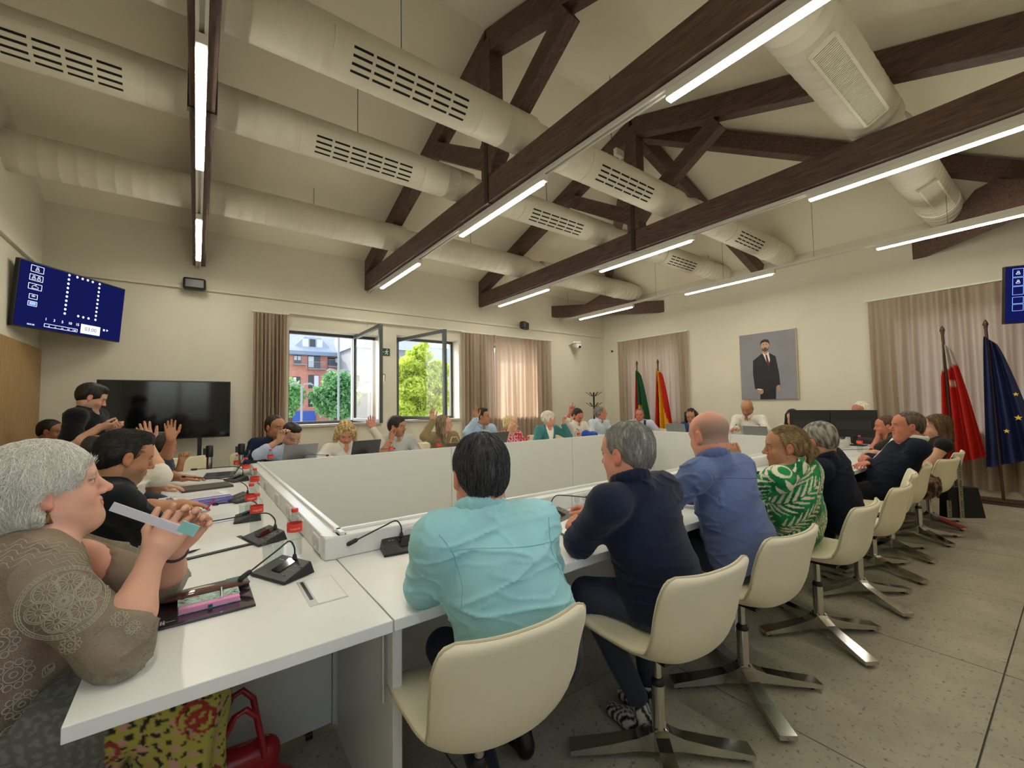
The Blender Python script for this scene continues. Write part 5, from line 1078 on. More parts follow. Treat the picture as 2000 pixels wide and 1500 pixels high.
h7 = ony(1729, 832, 1.50)
p7 = person('person mostly hidden behind the suited man, chin on a bare forearm', head=h7, look=(-.45, .88, -.1), hip=(h7[0] + .25, 1.15, .58), face=(-.4, .9, 0), skin='red', sex='f', hair=('short', '4a3020'), top=('2a2622', 'short'), res=.012, hres=.008, LH=(h7 + A3(-.03, .06, -.12), (-.1, .1, 1), (.3, -.8, 0), 'fist'), collar=False)
p8 = person('woman with long brown hair in a sleeveless black top turned left', head=D(1828, 834, 4.25), look=(-.45, .88, -.08), hip=(5.90, 1.16, .58), face=(-.4, .9, 0), hs=1.0, skin='fair', sex='f', hair=('long', '3e2a1d', '8a6746'), hair_vol=.004, sw=.175, g=1.02, top=('16130f', 'none'), topmat='blouse', folds=.003, collar=False, bottom='17171a', res=.008, hres=.006,
   RE=(.5, -.3, -1), RH=((6.05, 1.42, .79), (-.5, .8, 0), (0, 0, -1), 'relax'), LE=(-.2, -.4, -1), LH=((5.66, 1.22, .72), (-.4, .8, -.1), (0, 0, -1), 'relax'), strand=(2500, .07, comb_down, .0009, .004))
# ---- left side
p9 = person('dark-haired man in a black T-shirt writing at the left table', head=D(247, 892, 2.08), look=(.93, .30, -.28), hip=(-.44, 2.72, .58), face=(.95, .2, 0), hs=1.03, skin='tan', hair=('quiff', '161312', '3a3330'), stubble='6a5648', sw=.20, g=1.08, top=('101319', 'short'), topmat='tee', folds=.004, collar=False, bottom='5a5648', res=.007, hres=.0042,
   RH=(onz(368, 1012, .80), (1, .35, -.15), (0, .2, -1), 'curl'), LH=(onz(352, 985, .80), (1, -.1, -.1), (0, 0, -1), 'rest'), RE=(-.1, -1, -.6), strand=(3000, .035, comb_back, .0007, .003))
p10 = person('person in a loose white shirt raising a hand behind the man in black', head=D(232, 880, 3.0), look=(.9, .3, -.1), hip=(-.46, 3.42, .58), face=(.9, .2, 0), hs=1.0, skin='fair', hair=('short', '8a8680'), sw=.19, g=1.05, top=('d6d1c4', 'half'), folds=.006, collar=False, bottom='3a3a42', res=.010, hres=.007,
   RH=(D(290, 868, 2.9), (-.25, -.1, 1), (.3, -.8, .1), 'open'), LH=(onz(372, 975, .80), (1, 0, 0), (0, 0, -1), 'rest'), RE=(.6, -.6, -.5))
p11 = person('bald tanned person between the standing man and the black T-shirt', head=D(196, 880, 3.35), look=(.8, .5, -.3), hip=(-.55, 4.1, .56), face=(.9, .3, 0), hs=1.0, skin='brown', hair=('fringe', '2b2622'), sw=.19, top=('3a4048', 'long'), collar=False, res=.012, hres=.007)
p12 = person('dark-haired woman in a dark denim jacket raising an open hand', head=D(317, 872, 3.75), look=(.8, .55, -.15), hip=(-.48, 4.55, .56), face=(.9, .25, 0), hs=1.02, skin='tan', sex='f', hair=('bun', '17130f', '2b2520'), sw=.185, g=1.05, top=('2c3440', 'half'), folds=.005, collar=False, bottom='23252c', res=.010, hres=.0065,
   RH=(D(334, 858, 3.55), (-.1, .05, 1), (.4, -.8, .1), 'open'), RE=('p', D(318, 908, 3.62)), LH=(onz(365, 937, .80), (1, .1, 0), (0, 0, -1), 'rest'))
p13 = person('person in dark clothes with a raised fist and bracelet', head=D(300, 895, 4.6), look=(.9, .3, -.2), hip=(-.5, 5.25, .54), face=(.95, .1, 0), hs=1.0, skin='tan', sex='f', hair=('long', '4a3728', '7d6248'), sw=.18, top=('1f2530', 'half'), collar=False, folds=.005, res=.012, hres=.0075, RH=(D(354, 902, 4.45), (.1, 0, 1), (.6, -.6, 0), 'fist'), RE=('p', D(343, 940, 4.5)))
p14 = person('standing man in a black T-shirt with curly dark hair looking down at his hands', head=D(180, 776, 3.9), look=(.90, .1, -.42), hip=tuple(D(170, 920, 3.9) * A3(1, 1, 0) + A3(0, 0, .92)), face=(.9, -.2, 0), hs=.98, skin='fair', hair=('quiff', '15110f', '2c2320'), hair_vol=.006, stubble='8a6e5c', sw=.20, g=1.08, top=('0b0c0f', 'short'), topmat='tee', folds=.004, collar=False, bottom='1c1d22', res=.009, hres=.0055, seated=False,
   RH=(D(196, 834, 3.72), (1, .05, .12), (-.1, .5, .8), 'curl'), LH=(D(212, 838, 3.95), (.8, -.5, .1), (0, -.2, 1), 'curl'), RE=(-.5, -.3, -1), LE=(-.2, .6, -1), arm=1.0)
p15 = person('seated dark-haired person behind the standing man by the oak panels', head=D(100, 842, 4.6), look=(.9, -.2, -.2), hip=(-1.25, 5.75, .52), face=(.9, -.2, 0), skin='brown', hair=('short', '1c1614'), top=('3a1f22', 'long'), collar=False, res=.013, hres=.008)
# ---- far side (window side)
def far(label, px, py, d, look, **k):
    h = D(px, py, d); hx = k.pop('hx', 0); return person(label, head=h, look=look, hip=(h[0] + hx, max(h[1] + .14, 5.84), .58), face=k.pop('face', (0, -1, 0)), res=.009, hres=.0062, **k)
DF = 5.0
def fd(px, y=5.68): r = _ray(px, 830); return y / r[1]
q0 = far('young man in a navy jacket half hidden behind his neighbour', 538, 834, fd(538, 6.2), (.5, -.85, -.1), hs=1.22, skin='tan', hair=('short', '2a1d16'), top=('1d2940', 'long'), topmat='suit', sw=.21, hx=-.03)
q1 = far('dark-haired man in a pale blue shirt holding a pen up', 570, 850, fd(570), (.25, -.8, -.5), hs=1.18, skin='fair', hair=('quiff', '241b17'), top=('b4bfd2', 'rolled'), sw=.20, RH=(D(546, 860, fd(546, 5.45)), (.2, -.1, .9), (.5, -.8, .2), 'curl'), RE=(-1, 0, -.6), stubble='8f7462')
q2 = far('curly blonde woman in a white blouse raising her left hand', 675, 846, fd(675), (-.1, -.85, -.5), hs=1.15, skin='pink', sex='f', hair=('curly', '9a7a4e', 'd8bd86'), hair_vol=.012, top=('dcd6cb', 'long'), topmat='blouse', sw=.19, vneck=.07, LH=(D(728, 838, fd(728, 5.6)), (-.12, 0, 1), (0, -1, 0), 'open'), LE=(1, .1, -.9), RH=(D(640, 893, fd(640, 5.45)), (.3, -1, 0), (0, 0, -1), 'relax'))
q3 = far('dark curly-haired man in a pale grey short-sleeved shirt, hand by his ear', 776, 833, fd(776), (.55, -.75, -.05), hs=1.15, skin='tan', hair=('quiff', '1a1513', '3a2f29'), hair_vol=.008, top=('b9bab8', 'short'), sw=.20, g=1.05, RH=(D(764, 858, fd(764, 5.55)), (0, 0, 1), (.5, -.6, 0), 'relax'), RE=(-.8, -.2, -1), beard=None, stubble='7d6453')
q4 = far('long-haired woman in khaki raising an open hand with a bracelet', 867, 828, fd(867), (.9, -.4, .05), hs=1.12, skin='fair', sex='f', hair=('long', '5b4a3a', '8f7a62'), top=('8c7857', 'long'), topmat='blouse', sw=.18, RH=(D(845, 822, fd(845, 5.55)), (-.1, 0, 1), (.3, -1, 0), 'open'), RE=(-.8, -.2, -1), collar=False)
q5 = far('young man in a light blue shirt raising a hand beside his face', 942, 814, fd(942, 5.75), (.8, -.6, .02), hs=1.15, skin='tan', hair=('quiff', '1d1613', '33271f'), top=('a9c0d8', 'long'), sw=.205, g=1.03, RH=(D(930, 818, fd(930, 5.5)), (-.1, 0, 1), (.2, -1, 0), 'open'), RE=(-.9, -.1, -1))
def pinkpat(V, rel, col, T, hip, Ln): return np.where((wr(V, 120., 3.) > .15)[:, None], np.array([lin('e9b9c4')]), np.array([lin('b52c4c')]))
q6 = far('blonde woman in a pink patterned blouse leaning on her arm', 998, 828, fd(998), (.85, -.5, -.1), hs=1.12, skin='fair', sex='f', hair=('bob', 'b79a68', 'e0c893'), top=('c23a5c', 'half'), topmat='blouse', pat=pinkpat, sw=.18, RH=(D(996, 838, fd(996, 5.5)), (.4, -.2, .8), (.8, .3, 0), 'curl'), RE=(-.7, -.4, -1), collar=False)
q7 = far('white-haired woman in a teal cardigan over a white top', 1072, 818, fd(1072), (.95, -.2, 0), hs=1.12, skin='pink', sex='f', hair=('bun', 'b9b0a0', 'e6ddcc'), hair_vol=.008, top=('3f7a7c', 'long'), topmat='cardigan', open_front='e6e2da', sw=.185, g=1.05, collar=False, LH=(D(1101, 830, fd(1101, 5.55)), (0, 0, 1), (.3, -1, 0), 'relax'), LE=(.9, -.2, -1))
q8 = far('dark-bearded man in a white shirt raising one finger', 1128, 812, fd(1128, 5.8), (.1, -.8, -.55), hs=1.12, skin='red', hair=('short', '1c1614'), beard='3a2a24', top=('dcd5ca', 'rolled'), sw=.205, g=1.08, RH=(D(1114, 804, fd(1114, 5.55)), (.15, 0, 1), (.1, -1, 0), 'point'), RE=(-1, -.1, -.6))
q9 = far('grey-haired man with glasses in a pale checked shirt by the corner', 1173, 807, fd(1173, 5.9), (.85, -.5, 0), hs=1.15, skin='red', hair=('short', '55504a', '8a857e'), top=('c3cdd6', 'long'), sw=.20, glasses=True)
# ---- right end
def endp(label, px, py, x, look, **k):
    h = onx(px, py, x); return person(label, head=h, look=look, hip=(max(h[0] + .16, 8.02), h[1], .56), face=k.pop('face', (-1, 0, 0)), res=.010, hres=.0066, **k)
e1 = endp('man in a pale lilac shirt and dark tie facing the camera from the corner', 1249, 810, 7.80, (-.85, -.5, -.05), hs=1.1, skin='red', hair=('short', '5a5450', '77716b'), top=('c3c3d6', 'short'), tie='1f2433', sw=.21, face=(-.85, -.5, 0))
e2 = endp('woman with a mass of dark curly hair in a blue top', 1350, 812, 7.85, (-.9, -.3, -.35), hs=1.12, skin='tan', sex='f', hair=('curly', '0e0b0a', '221a17'), top=('27406e', 'long'), topmat='blouse', sw=.18, collar=False)
e3 = endp('bald bearded man in a white shirt below the portrait, reading', 1459, 797, 7.80, (-.92, -.1, -.5), hs=1.15, skin='tan', hair=('bald', '2b2420'), stubble='4a3a32', top=('d3cec4', 'long'), sw=.215, g=1.05, RH=(onx(1440, 838, 7.45), (-1, .2, 0), (0, 0, -1), 'rest'), LH=(onx(1475, 836, 7.45), (-1, .2, 0), (0, 0, -1), 'rest'))
e4 = endp('dark-haired woman with glasses beside the black monitors', 1548, 815, 7.85, (-.9, -.4, -.25), hs=1.08, skin='fair', sex='f', hair=('long', '14100e', '241d1a'), top=('d0cdc8', 'long'), topmat='blouse', sw=.17, glasses='b0763a', collar=False)
e5 = endp('white-haired person hidden behind the black monitors', 1681, 802, 7.85, (-.85, .5, -.2), hs=1.1, skin='red', hair=('bob', 'c6bca8', 'ece4d2'), top=('6a6a70', 'long'), sw=.18, collar=False)
# ================================================================ THE WOMAN AT THE TABLE CORNER
m_sheer = attr_mat('sheer_lace_cloth', .9, bump=.3, bscale=500, spec=.1)
def sheer():
    m = m_sheer; n = m.node_tree.nodes; L = m.node_tree.links; tr = n.new('ShaderNodeBsdfTransparent'); mx = n.new('ShaderNodeMixShader'); tc = n.new('ShaderNodeTexCoord')
    v = n.new('ShaderNodeTexVoronoi'); v.feature = 'DISTANCE_TO_EDGE'; v.inputs['Scale'].default_value = 420; L.new(tc.outputs['Object'], v.inputs['Vector'])
    mr = n.new('ShaderNodeMapRange'); mr.inputs[1].default_value = .02; mr.inputs[2].default_value = .25; mr.inputs[3].default_value = .12; mr.inputs[4].default_value = .62; L.new(v.outputs['Distance'], mr.inputs[0])
    L.new(mr.outputs[0], mx.inputs[0]); L.new(n['Principled BSDF'].outputs[0], mx.inputs[1]); L.new(tr.outputs[0], mx.inputs[2]); L.new(mx.outputs[0], n['Material Output'].inputs[0])
sheer()
WE = onz(230, 1266, .80); WW = D(296, 1092, 1.19); WW2 = WW + A3(.05, .10, .0)
crown = lambda L: (L - A3(0, -.055, .13)) * A3(1.2, 1.0, 1) + A3(0, -.05, -.05)
pw = person('white-haired woman in a grey lace cardigan over red, hands clasped above the table', head=D(96, 955, 1.24), look=(.985, .14, .17), hip=(-.50, 1.66, .60), face=(.97, .2, 0), hs=1.10, skin=(.62, .34, .245), sex='f', hair=('bob', 'cfc8b8', 'fffcf4'), hair_vol=.008, lips='b8626a', fat=1.6,
   sw=.175, g=1.34, top=('9e2b26', 'none'), topmat='blouse', folds=.003, collar=False, bottom='6f6a3a', skirt=True, shoe='2a2220', res=.006, hres=.0034, neck=tuple(D(84, 1052, 1.25)),
   RH=(WW, (.52, .18, .84), (.35, .9, .05), 'lace'), LH=(WW2, (.50, -.30, .80), (-.1, -1, .2), 'lace'), RE=('p', WE), LE=('p', WE + A3(.06, .42, .01)), legs=[((.02, 1.56, .57), (.0, 1.56, .12)), ((.02, 1.84, .57), (.0, 1.84, .12))],
   strand=(9000, .10, crown, .00055, .005), nolegs=True, inf0=.0)
root = pw['root']; N_, fw_, sp_, rt_ = pw['N'], pw['fw'], pw['sp'], pw['rt']
# sheer cardigan: same body, looser, half sleeves
FC = pw['tf'](.014, 'half', .006, True); FC.cone(N_ - sp_ * .28 + fw_ * .17, N_ + fw_ * .10 + sp_ * .02, .035, .075, .02, -1)
V, Q = FC.mesh(.006); card = np_mesh('cardigan', [(V, Q, np.array(lin('8b8371')) * (1 + .15 * wr(V, 60.))[:, None], 0)], root, m_sheer)
m_lace = attr_mat('lace_thread', .85, bump=.3, bscale=900, spec=.15)
def project(P, n_, F):
    P = P + n_ * .09; 
    for _ in range(22): P = P - n_ * np.clip(F.at(P), -.02, .03)[..., None]
    return P
def applique(name, c, n_, curves, r, F, parent, col):
    n_ = nrm(n_); u_ = nrm(np.cross((0, 0, 1), n_)); v_ = np.cross(n_, u_); b = MB()
    for cv in curves:
        P = np.array([c + u_ * x + v_ * y for x, y in cv]); P = project(P, n_, F) + n_ * r * .4; ok = np.abs(F.at(P)) < .01
        if ok.sum() >= 2: b.tube([p for p, k in zip(P, ok) if k], r, 5)
    if b.v: o = b.build(name, m_lace, parent, fixn=False); set_cols(o, np.repeat(np.array([lin(col)]), len(b.v), 0))
circ = lambda R, x=0, y=0, a0=0, a1=2 * PI, n=40: [(x + R * math.cos(a), y + R * math.sin(a)) for a in np.linspace(a0, a1, n)]
def medallion(R):
    cs = [circ(R), circ(R * .95), circ(R * .90)]
    for k in range(56): a = 2 * PI * k / 56; cs.append([(R * .905 * math.cos(a), R * .905 * math.sin(a)), (R * .99 * math.cos(a + .03), R * .99 * math.sin(a + .03))])
    for k in range(6):
        a = 2 * PI * k / 6 + .3; x, y = .52 * R * math.cos(a), .52 * R * math.sin(a); cs += [circ(R * .30, x, y, n=22), circ(R * .26, x, y, n=22), circ(R * .08, x, y, n=10)]
        for j in range(14): b_ = 2 * PI * j / 14; cs.append([(x + R * .10 * math.cos(b_), y + R * .10 * math.sin(b_)), (x + R * .245 * math.cos(b_), y + R * .245 * math.sin(b_))])
        m_ = a + PI / 6; cs.append([(R * .62 * math.cos(m_), R * .62 * math.sin(m_)), (R * .75 * math.cos(m_ + .12), R * .75 * math.sin(m_ + .12)), (R * .87 * math.cos(m_), R * .87 * math.sin(m_)), (R * .75 * math.cos(m_ - .12), R * .75 * math.sin(m_ - .12)), (R * .62 * math.cos(m_), R * .62 * math.sin(m_))])
    cs += [circ(R * .20), circ(R * .06, n=12)]
    for j in range(24): b_ = 2 * PI * j / 24; cs.append([(R * .07 * math.cos(b_), R * .07 * math.sin(b_)), (R * .19 * math.cos(b_), R * .19 * math.sin(b_))])
    return cs
def paisley(s, a):
    cs = []; 
    for q in (1, .75, .5): cs.append([(s * q * (t * math.cos(a) - .45 * math.sin(t * PI) * (1 - .5 * t) * sg * math.sin(a)), s * q * (t * math.sin(a) + .45 * math.sin(t * PI) * (1 - .5 * t) * sg * math.cos(a))) for sg in (1, -1) for t in (np.linspace(0, 1, 9) if sg > 0 else np.linspace(1, 0, 9))])
    return cs
def flower(R, n=10): return [circ(R * .45), circ(R * .18, n=12)] + [circ(R * .2, .75 * R * math.cos(2 * PI * k / n), .75 * R * math.sin(2 * PI * k / n), n=9) for k in range(n)]
S_, E_, W_ = pw['arms'][0][0], pw['arms'][0][1], pw['arms'][0][2]
vn = nrm(A3(0, 0, CAMH) - (S_ + E_) / 2)
col_l = 'a39d8a'
applique('lace_medallion', S_ + (E_ - S_) * .42 + A3(-.005, 0, .005), vn, medallion(.082), .0013, FC, card, col_l)
for q, a, s in ((.93, .05, .016), (.80, .045, .018), (.72, -.055, .02)): applique('lace_flower', S_ + (E_ - S_) * q + np.cross(vn, nrm(E_ - S_)) * a, vn, flower(s), .0011, FC, card, col_l)
for k in range(5):
    q = .02 + .018 * k; P = [S_ + rt_ * 0 + fw_ * (.13 - .25 * t) + sp_ * (.055 - q + .01 * math.sin(40 * t)) for t in np.linspace(0, 1, 26)]
    u_ = A3(0, 0, 1); Pp = project(np.array(P), nrm(vn + A3(0, 0, .8)), FC); b = MB(); b.tube(list(Pp), .0013, 5); o = b.build('lace_cord', m_lace, card, fixn=False); set_cols(o, np.repeat(np.array([lin(col_l)]), len(b.v), 0))
for k, (f_, z_, s, kind) in enumerate(((.10, .30, .03, 0), (.02, .26, .035, 1), (-.06, .30, .03, 0), (.07, .20, .035, 1), (-.02, .18, .04, 0), (.11, .14, .03, 1), (-.09, .20, .03, 1), (.03, .11, .035, 0), (.13, .22, .02, 0), (-.13, .12, .03, 0), (.10, .07, .03, 0), (-.05, .08, .03, 1))):
    c = pw['hip'] + sp_ * z_ + fw_ * f_ + rt_ * .16; applique('lace_motif', c, vn, flower(s) if kind else paisley(s * 1.5, k * 1.3), .0013, FC, card, col_l)
# lace edge of the sleeve
d = nrm(W_ - E_); Ec = E_ + (W_ - E_) * .10; a1 = nrm(np.cross(d, (0, 1, 0))); a2 = np.cross(d, a1); b = MB()
for r_ in range(5): b.tube([Ec + d * (.010 * r_ - .03) + (a1 * math.cos(t) + a2 * math.sin(t)) * (.066 + .002 * math.sin(t * 14 + r_ * PI)) + d * .003 * math.sin(t * 22 + r_ * PI) for t in np.linspace(0, 2 * PI, 80)], .0016, 5, caps=False)
o = b.build('sleeve_lace', m_lace, card, fixn=False); set_cols(o, np.repeat(np.array([lin(col_l)]), len(b.v), 0))
# long patterned skirt falling to the floor
F = Field(); h_ = pw['hip']
F.cone(h_, A3(-.0, 1.56, .55), .15, .085, .05); F.cone(h_, A3(-.0, 1.84, .55), .15, .085, .05); F.cone(A3(.0, 1.56, .55), A3(-.04, 1.54, .06), .088, .12, .05); F.cone(A3(.0, 1.84, .55), A3(-.03, 1.84, .06), .088, .12, .05); F.cone(A3(-.02, 1.7, .5), A3(-.05, 1.7, .05), .10, .13, .06); F.cone(h_ - A3(0, 0, .0), A3(-.45, 1.66, .08), .16, .22, .06)
F.cone(A3(-.25, 1.6, .46), A3(-.22, 1.55, .08), .10, .17, .06); F.half((0, 0, -1), -.03); F.disp = lambda P: .012 * np.sin(np.arctan2(P[..., 1] - 1.68, P[..., 0] + .15) * 26 + 3 * np.sin(P[..., 2] * 6)) * np.clip((.62 - P[..., 2]) * 2.5, 0, 1)
V, Q = F.mesh(.006)
def skirtcol(V):
    y_ = np.array(lin('a39a45')); rd = np.array(lin('8e3128')); dk = np.array(lin('29261e')); pk = np.array(lin('b98a7c')); gy = np.array(lin('5c5c55')); out = np.repeat(y_[None], len(V), 0)
    u = V[:, 0] + V[:, 1] * .3; v = V[:, 2]; out[wr(V, 190., 2.) > .28] = dk; out[wr(V, 150., 5.) > .42] = pk
    rg = random.Random(2)
    for i in range(46):
        cu, cv, s = rg.uniform(-.8, .6), rg.uniform(0, .7), rg.uniform(.028, .045); du, dv = u - cu, v - cv; r = np.hypot(du, dv); a = np.arctan2(dv, du); out[(r < s) & (np.sin(r / s * 11 - a) > .1)] = rd
    lc = V[:, 0] < -.12 + .05 * np.sin(v * 9); out[lc] = gy * (1 + .5 * (wr(V[lc], 260., 1.) > .2))[:, None]; return out
skv = np_mesh('long_skirt', [(V, Q, skirtcol(V), 0)], root, m_cloth)
# earring
L = pw['L']; b = MB(); p = L(.083, -.004, -.042); mb_ = mat('bronze', lin('6b5230'), .35, metal=.9)
b.lathe([(0, 0), (.004, -.002), (.0045, -.006), (0, -.009)], tuple(p), 10); b.lathe([(.001, -.009), (.004, -.014), (.006, -.024), (.010, -.034), (.008, -.038), (0, -.039)], tuple(p), 10)
for k in range(7): a = 2 * PI * k / 7; b.lathe([(0, .0032), (.0032, 0), (0, -.0032)], tuple(p + A3(.008 * math.cos(a), .008 * math.sin(a), -.036)), 7)
b.build('earring', mb_, root)
# folded leaflet in her hands, wristwatch
c = D(291, 1014, 1.16); d = nrm(D(340, 1031, 1.22) - D(222, 990, 1.16)); n_ = nrm(np.cross(d, A3(0, 0, 1)) * -1 + A3(0, 0, .4)); n_ = nrm(n_ - d * (n_ @ d)); M = np.stack([d, np.cross(n_, d), n_], 1)
t = thing('leaflet', 'folded white and turquoise leaflet held in the hands of the white-haired woman', 'paper', tuple(c))
MB().obox(c, (.18, .028, .0016), M).build('folded_sheet', mat('paper_lilac', lin('dcd8e4'), .6), t); MB().obox(c + d * .095 - M[:, 1] * .012, (.045, .036, .0022), M).build('coloured_end', mat('paper_turq', lin('8fd0cf'), .6), t)
for k in range(4): MB().obox(c - d * .02 + M[:, 1] * (.012 - .007 * k) + n_ * .0012, (.12 - .01 * k, .0016, .0004), M).build('print_line', mat('faint_ink', lin('9a93a8'), .7), t)
wd = nrm(pw['arms'][1][2] - pw['arms'][1][1]); wc = pw['arms'][1][2] - wd * .03; a1 = nrm(np.cross(wd, A3(0, 0, 1))); a2 = np.cross(wd, a1)
MB().tube([wc + (a1 * math.cos(q) + a2 * math.sin(q)) * .033 for q in np.linspace(0, 2 * PI, 25)], .006, 6, caps=False).build('bracelet', mat('dark_bracelet', lin('2a2220'), .4), root)

# shirt seams on the two nearest shirts: yoke across the back and the armhole seams
def seam(pp, col, pts, name='seam'):
    n_ = -pp['fw']; P = np.array(pts); P = P + n_ * .10
    for _ in range(26): P = P - n_ * np.clip(pp['FT'].at(P), -.02, .03)[..., None]
    b = MB(); b.tube(list(P), .0016, 5); b.build(name, mat('seam_' + col, lin(col), .8), pp['top'])
for pp, col in ((p1, '7fb4ba'), (p3, '4d5c86')):
    N1, S1, R1 = pp['N'], pp['sp'], pp['rt']
    seam(pp, col, [N1 - S1 * (.085 - .012 * math.cos(t * PI)) + R1 * (-.17 + .34 * t) for t in np.linspace(0, 1, 30)], 'yoke_seam')
    for q in (-1, 1): seam(pp, col, [N1 - S1 * (.02 + .22 * t) + R1 * q * (.185 - .03 * math.sin(t * PI)) for t in np.linspace(0, 1, 20)], 'armhole_seam')
# ================================================================ THINGS ON AND UNDER THE TABLES
ZT = .7405
m_micb = mat('mic_black', (.02, .02, .023), .42); m_btn = mat('mic_print', lin('9a9a98'), .6); m_water = glass_mat('clear_plastic', (.90, .93, .93)); m_cap = mat('cap_red', lin('d6362c'), .4); m_lab = mat('label_red', lin('e2402f'), .5); m_paper = mat('paper_white', lin('e6e6e8'), .7); m_ink = mat('print_grey', lin('9b9ba0'), .8)
def mic(c, fdir, tip, label, peak=.075, s=1.):
    f = nrm((fdir[0], fdir[1], 0)); r = A3(f[1], -f[0], 0) * -1; c = A3(c[0], c[1], ZT); t = thing('table_microphone', label, 'microphone', tuple(c))
    P = lambda x, y, z: c + r * x * s + f * -y * s + A3(0, 0, z * s); w_ = .105; b = MB()     # y grows away from the speaker
    vs = [P(-w_, -.065, 0), P(w_, -.065, 0), P(w_ * .92, .07, 0), P(-w_ * .92, .07, 0), P(-w_, -.065, .010), P(w_, -.065, .010), P(w_ * .84, .058, .046), P(-w_ * .84, .058, .046)]
    b.add(vs, [(0, 3, 2, 1), (4, 5, 6, 7), (0, 1, 5, 4), (1, 2, 6, 5), (2, 3, 7, 6), (3, 0, 4, 7)]); b.build('base', m_micb, t, bevel=.004)
    sl_ = (.046 - .010) / .123; T_ = lambda x, y, e=.0012: P(x, y, .010 + (y + .065) * sl_ + e)
    MB().prism([T_(-.025, -.03), T_(.025, -.03), T_(.025, .045), T_(-.025, .045)], A3(0, 0, .002)).build('display', m_screen, t)
    for (x, y) in ((.055, -.035), (.075, -.035), (.055, -.01), (.078, -.01), (.055, .015), (.075, .02), (-.06, .03), (-.045, .03)): MB().prism([T_(x - .005, y - .0015), T_(x + .005, y - .0015), T_(x + .005, y + .0015), T_(x - .005, y + .0015)], A3(0, 0, .0008)).build('button_mark', m_btn, t)
    root = P(0, .05, .044); MB().tube([root, root + A3(0, 0, .018 * s)], [.010 * s, .006 * s], 10).build('neck_boot', m_micb, t)
    tip = A3(*tip); pk = root + A3(0, 0, peak) + (tip - root) * A3(1, 1, 0) * .12; pts = smooth_curve([root + A3(0, 0, .012), root + A3(0, 0, peak * .6) + (tip - root) * .01, pk, root + (tip - root) * .35 + A3(0, 0, peak * .75), root + (tip - root) * .7 + A3(0, 0, peak * .35), tip], 22)
    MB().tube(list(pts), .0032, 7).build('gooseneck', m_micb, t); d = nrm(pts[-1] - pts[-3]); MB().tube([tip - d * .028, tip - d * .02, tip + d * .012, tip + d * .02], [.006, .009, .0095, .005], 10).build('mic_head', m_black, t)
near_o = onz
mic(onz(552, 1117, .75)[:2], (-.9, -.43), onz(476, 1126, .785), 'black desk microphone nearest the camera beside the purple folder')
mic(onz(516, 1050, .75)[:2], (-1, -.25), onz(399, 1021, .83), 'black desk microphone on the left table behind the drinking glass')
mic(onz(468, 975, .75)[:2], (-.95, -.3), onz(358, 931, .85), 'black desk microphone on the left table beside the lilac folders')
mic(onz(492, 1010, .75)[:2] * A3(1, 1, 1)[:2] + A3(-.02, .02, 0)[:2], (-1, .1), onz(420, 985, .80), 'black desk microphone half hidden behind the water bottles', .05)
mic(onz(462, 937, .75)[:2], (-.95, -.3), onz(378, 917, .86), 'black desk microphone in front of the open laptop on the left table')
mic(onz(790, 1068, .75)[:2], (-.12, -1), onz(686, 1060, .80), 'black desk microphone left of the man in turquoise')
mic(onz(1092, 1010, .75)[:2], (.3, -1), onz(1152, 972, .83), 'black desk microphone before the man in the navy jumper')
mic((3.30, 1.78), (.1, -1), (3.42, 1.50, .84), 'black desk microphone before the woman in the green dress'); mic((4.6, 1.8), (-.2, -1), onz(1702, 877, .80), 'black desk microphone before the suited man')
for i, (px, tp, who) in enumerate(((590, (640, 889), 'man in pale blue shirt'), (716, (770, 876), 'curly blonde woman'), (905, (890, 868), 'long-haired woman in khaki'), (1120, (1127, 838), 'man raising a finger'))):
    p = ony(px, 880, 5.22); mic(p[:2], (0, 1), ony(tp[0], tp[1], 5.42), 'black desk microphone in front of the ' + who + ' on the window side')
mic((7.25, 3.55), (1, 0), (7.5, 3.62, .98), 'black desk microphone rising in front of the bald man in white', .12)
def make_bottle(label, group):
    t = thing('water_bottle', label, 'bottle', (0, 0, 0), 0, group)
    pr = [(.020, 0), (.029, .004), (.0305, .012)]; 
    for k in range(6): pr += [(.0305, .016 + k * .013), (.0288, .020 + k * .013), (.0305, .025 + k * .013)]
    pr += [(.0305, .10), (.030, .102), (.030, .140), (.0305, .142), (.029, .150), (.022, .165), (.013, .178), (.012, .186)]
    MB().lathe(pr, n=20).build('plastic_body', m_water, t, local=True); MB().lathe([(.0134, .186), (.014, .188), (.014, .199), (.0125, .201)], n=16).build('cap', m_cap, t, local=True)
    lb = MB().lathe([(.0309, .104), (.0309, .139)], n=24); lb.v = lb.v[:48]; lb.f = lb.f[:24]; lb.mi = lb.mi[:24]; lb.sm = lb.sm[:24]; lo = lb.build('paper_label', m_lab, t, local=True)
    for a0 in (0, 2 * PI / 3, 4 * PI / 3):
        cu = text_mesh('label_text', 'Lanjarón', .0125, mat('label_white', lin('f2eaea'), .6), lo, (0, 0, 0), np.eye(3), .0001, local=True)
        co = np.zeros(len(cu.data.vertices) * 3); cu.data.vertices.foreach_get('co', co); co = co.reshape(-1, 3); a = a0 + co[:, 0] / .0315; z = .119 + co[:, 1]; cu.data.vertices.foreach_set('co', np.stack([.0313 * np.cos(a), .0313 * np.sin(a), z], 1).ravel()); cu.data.update()
    return t
bt0 = make_bottle('x', 'small water bottles with red labels'); first = True
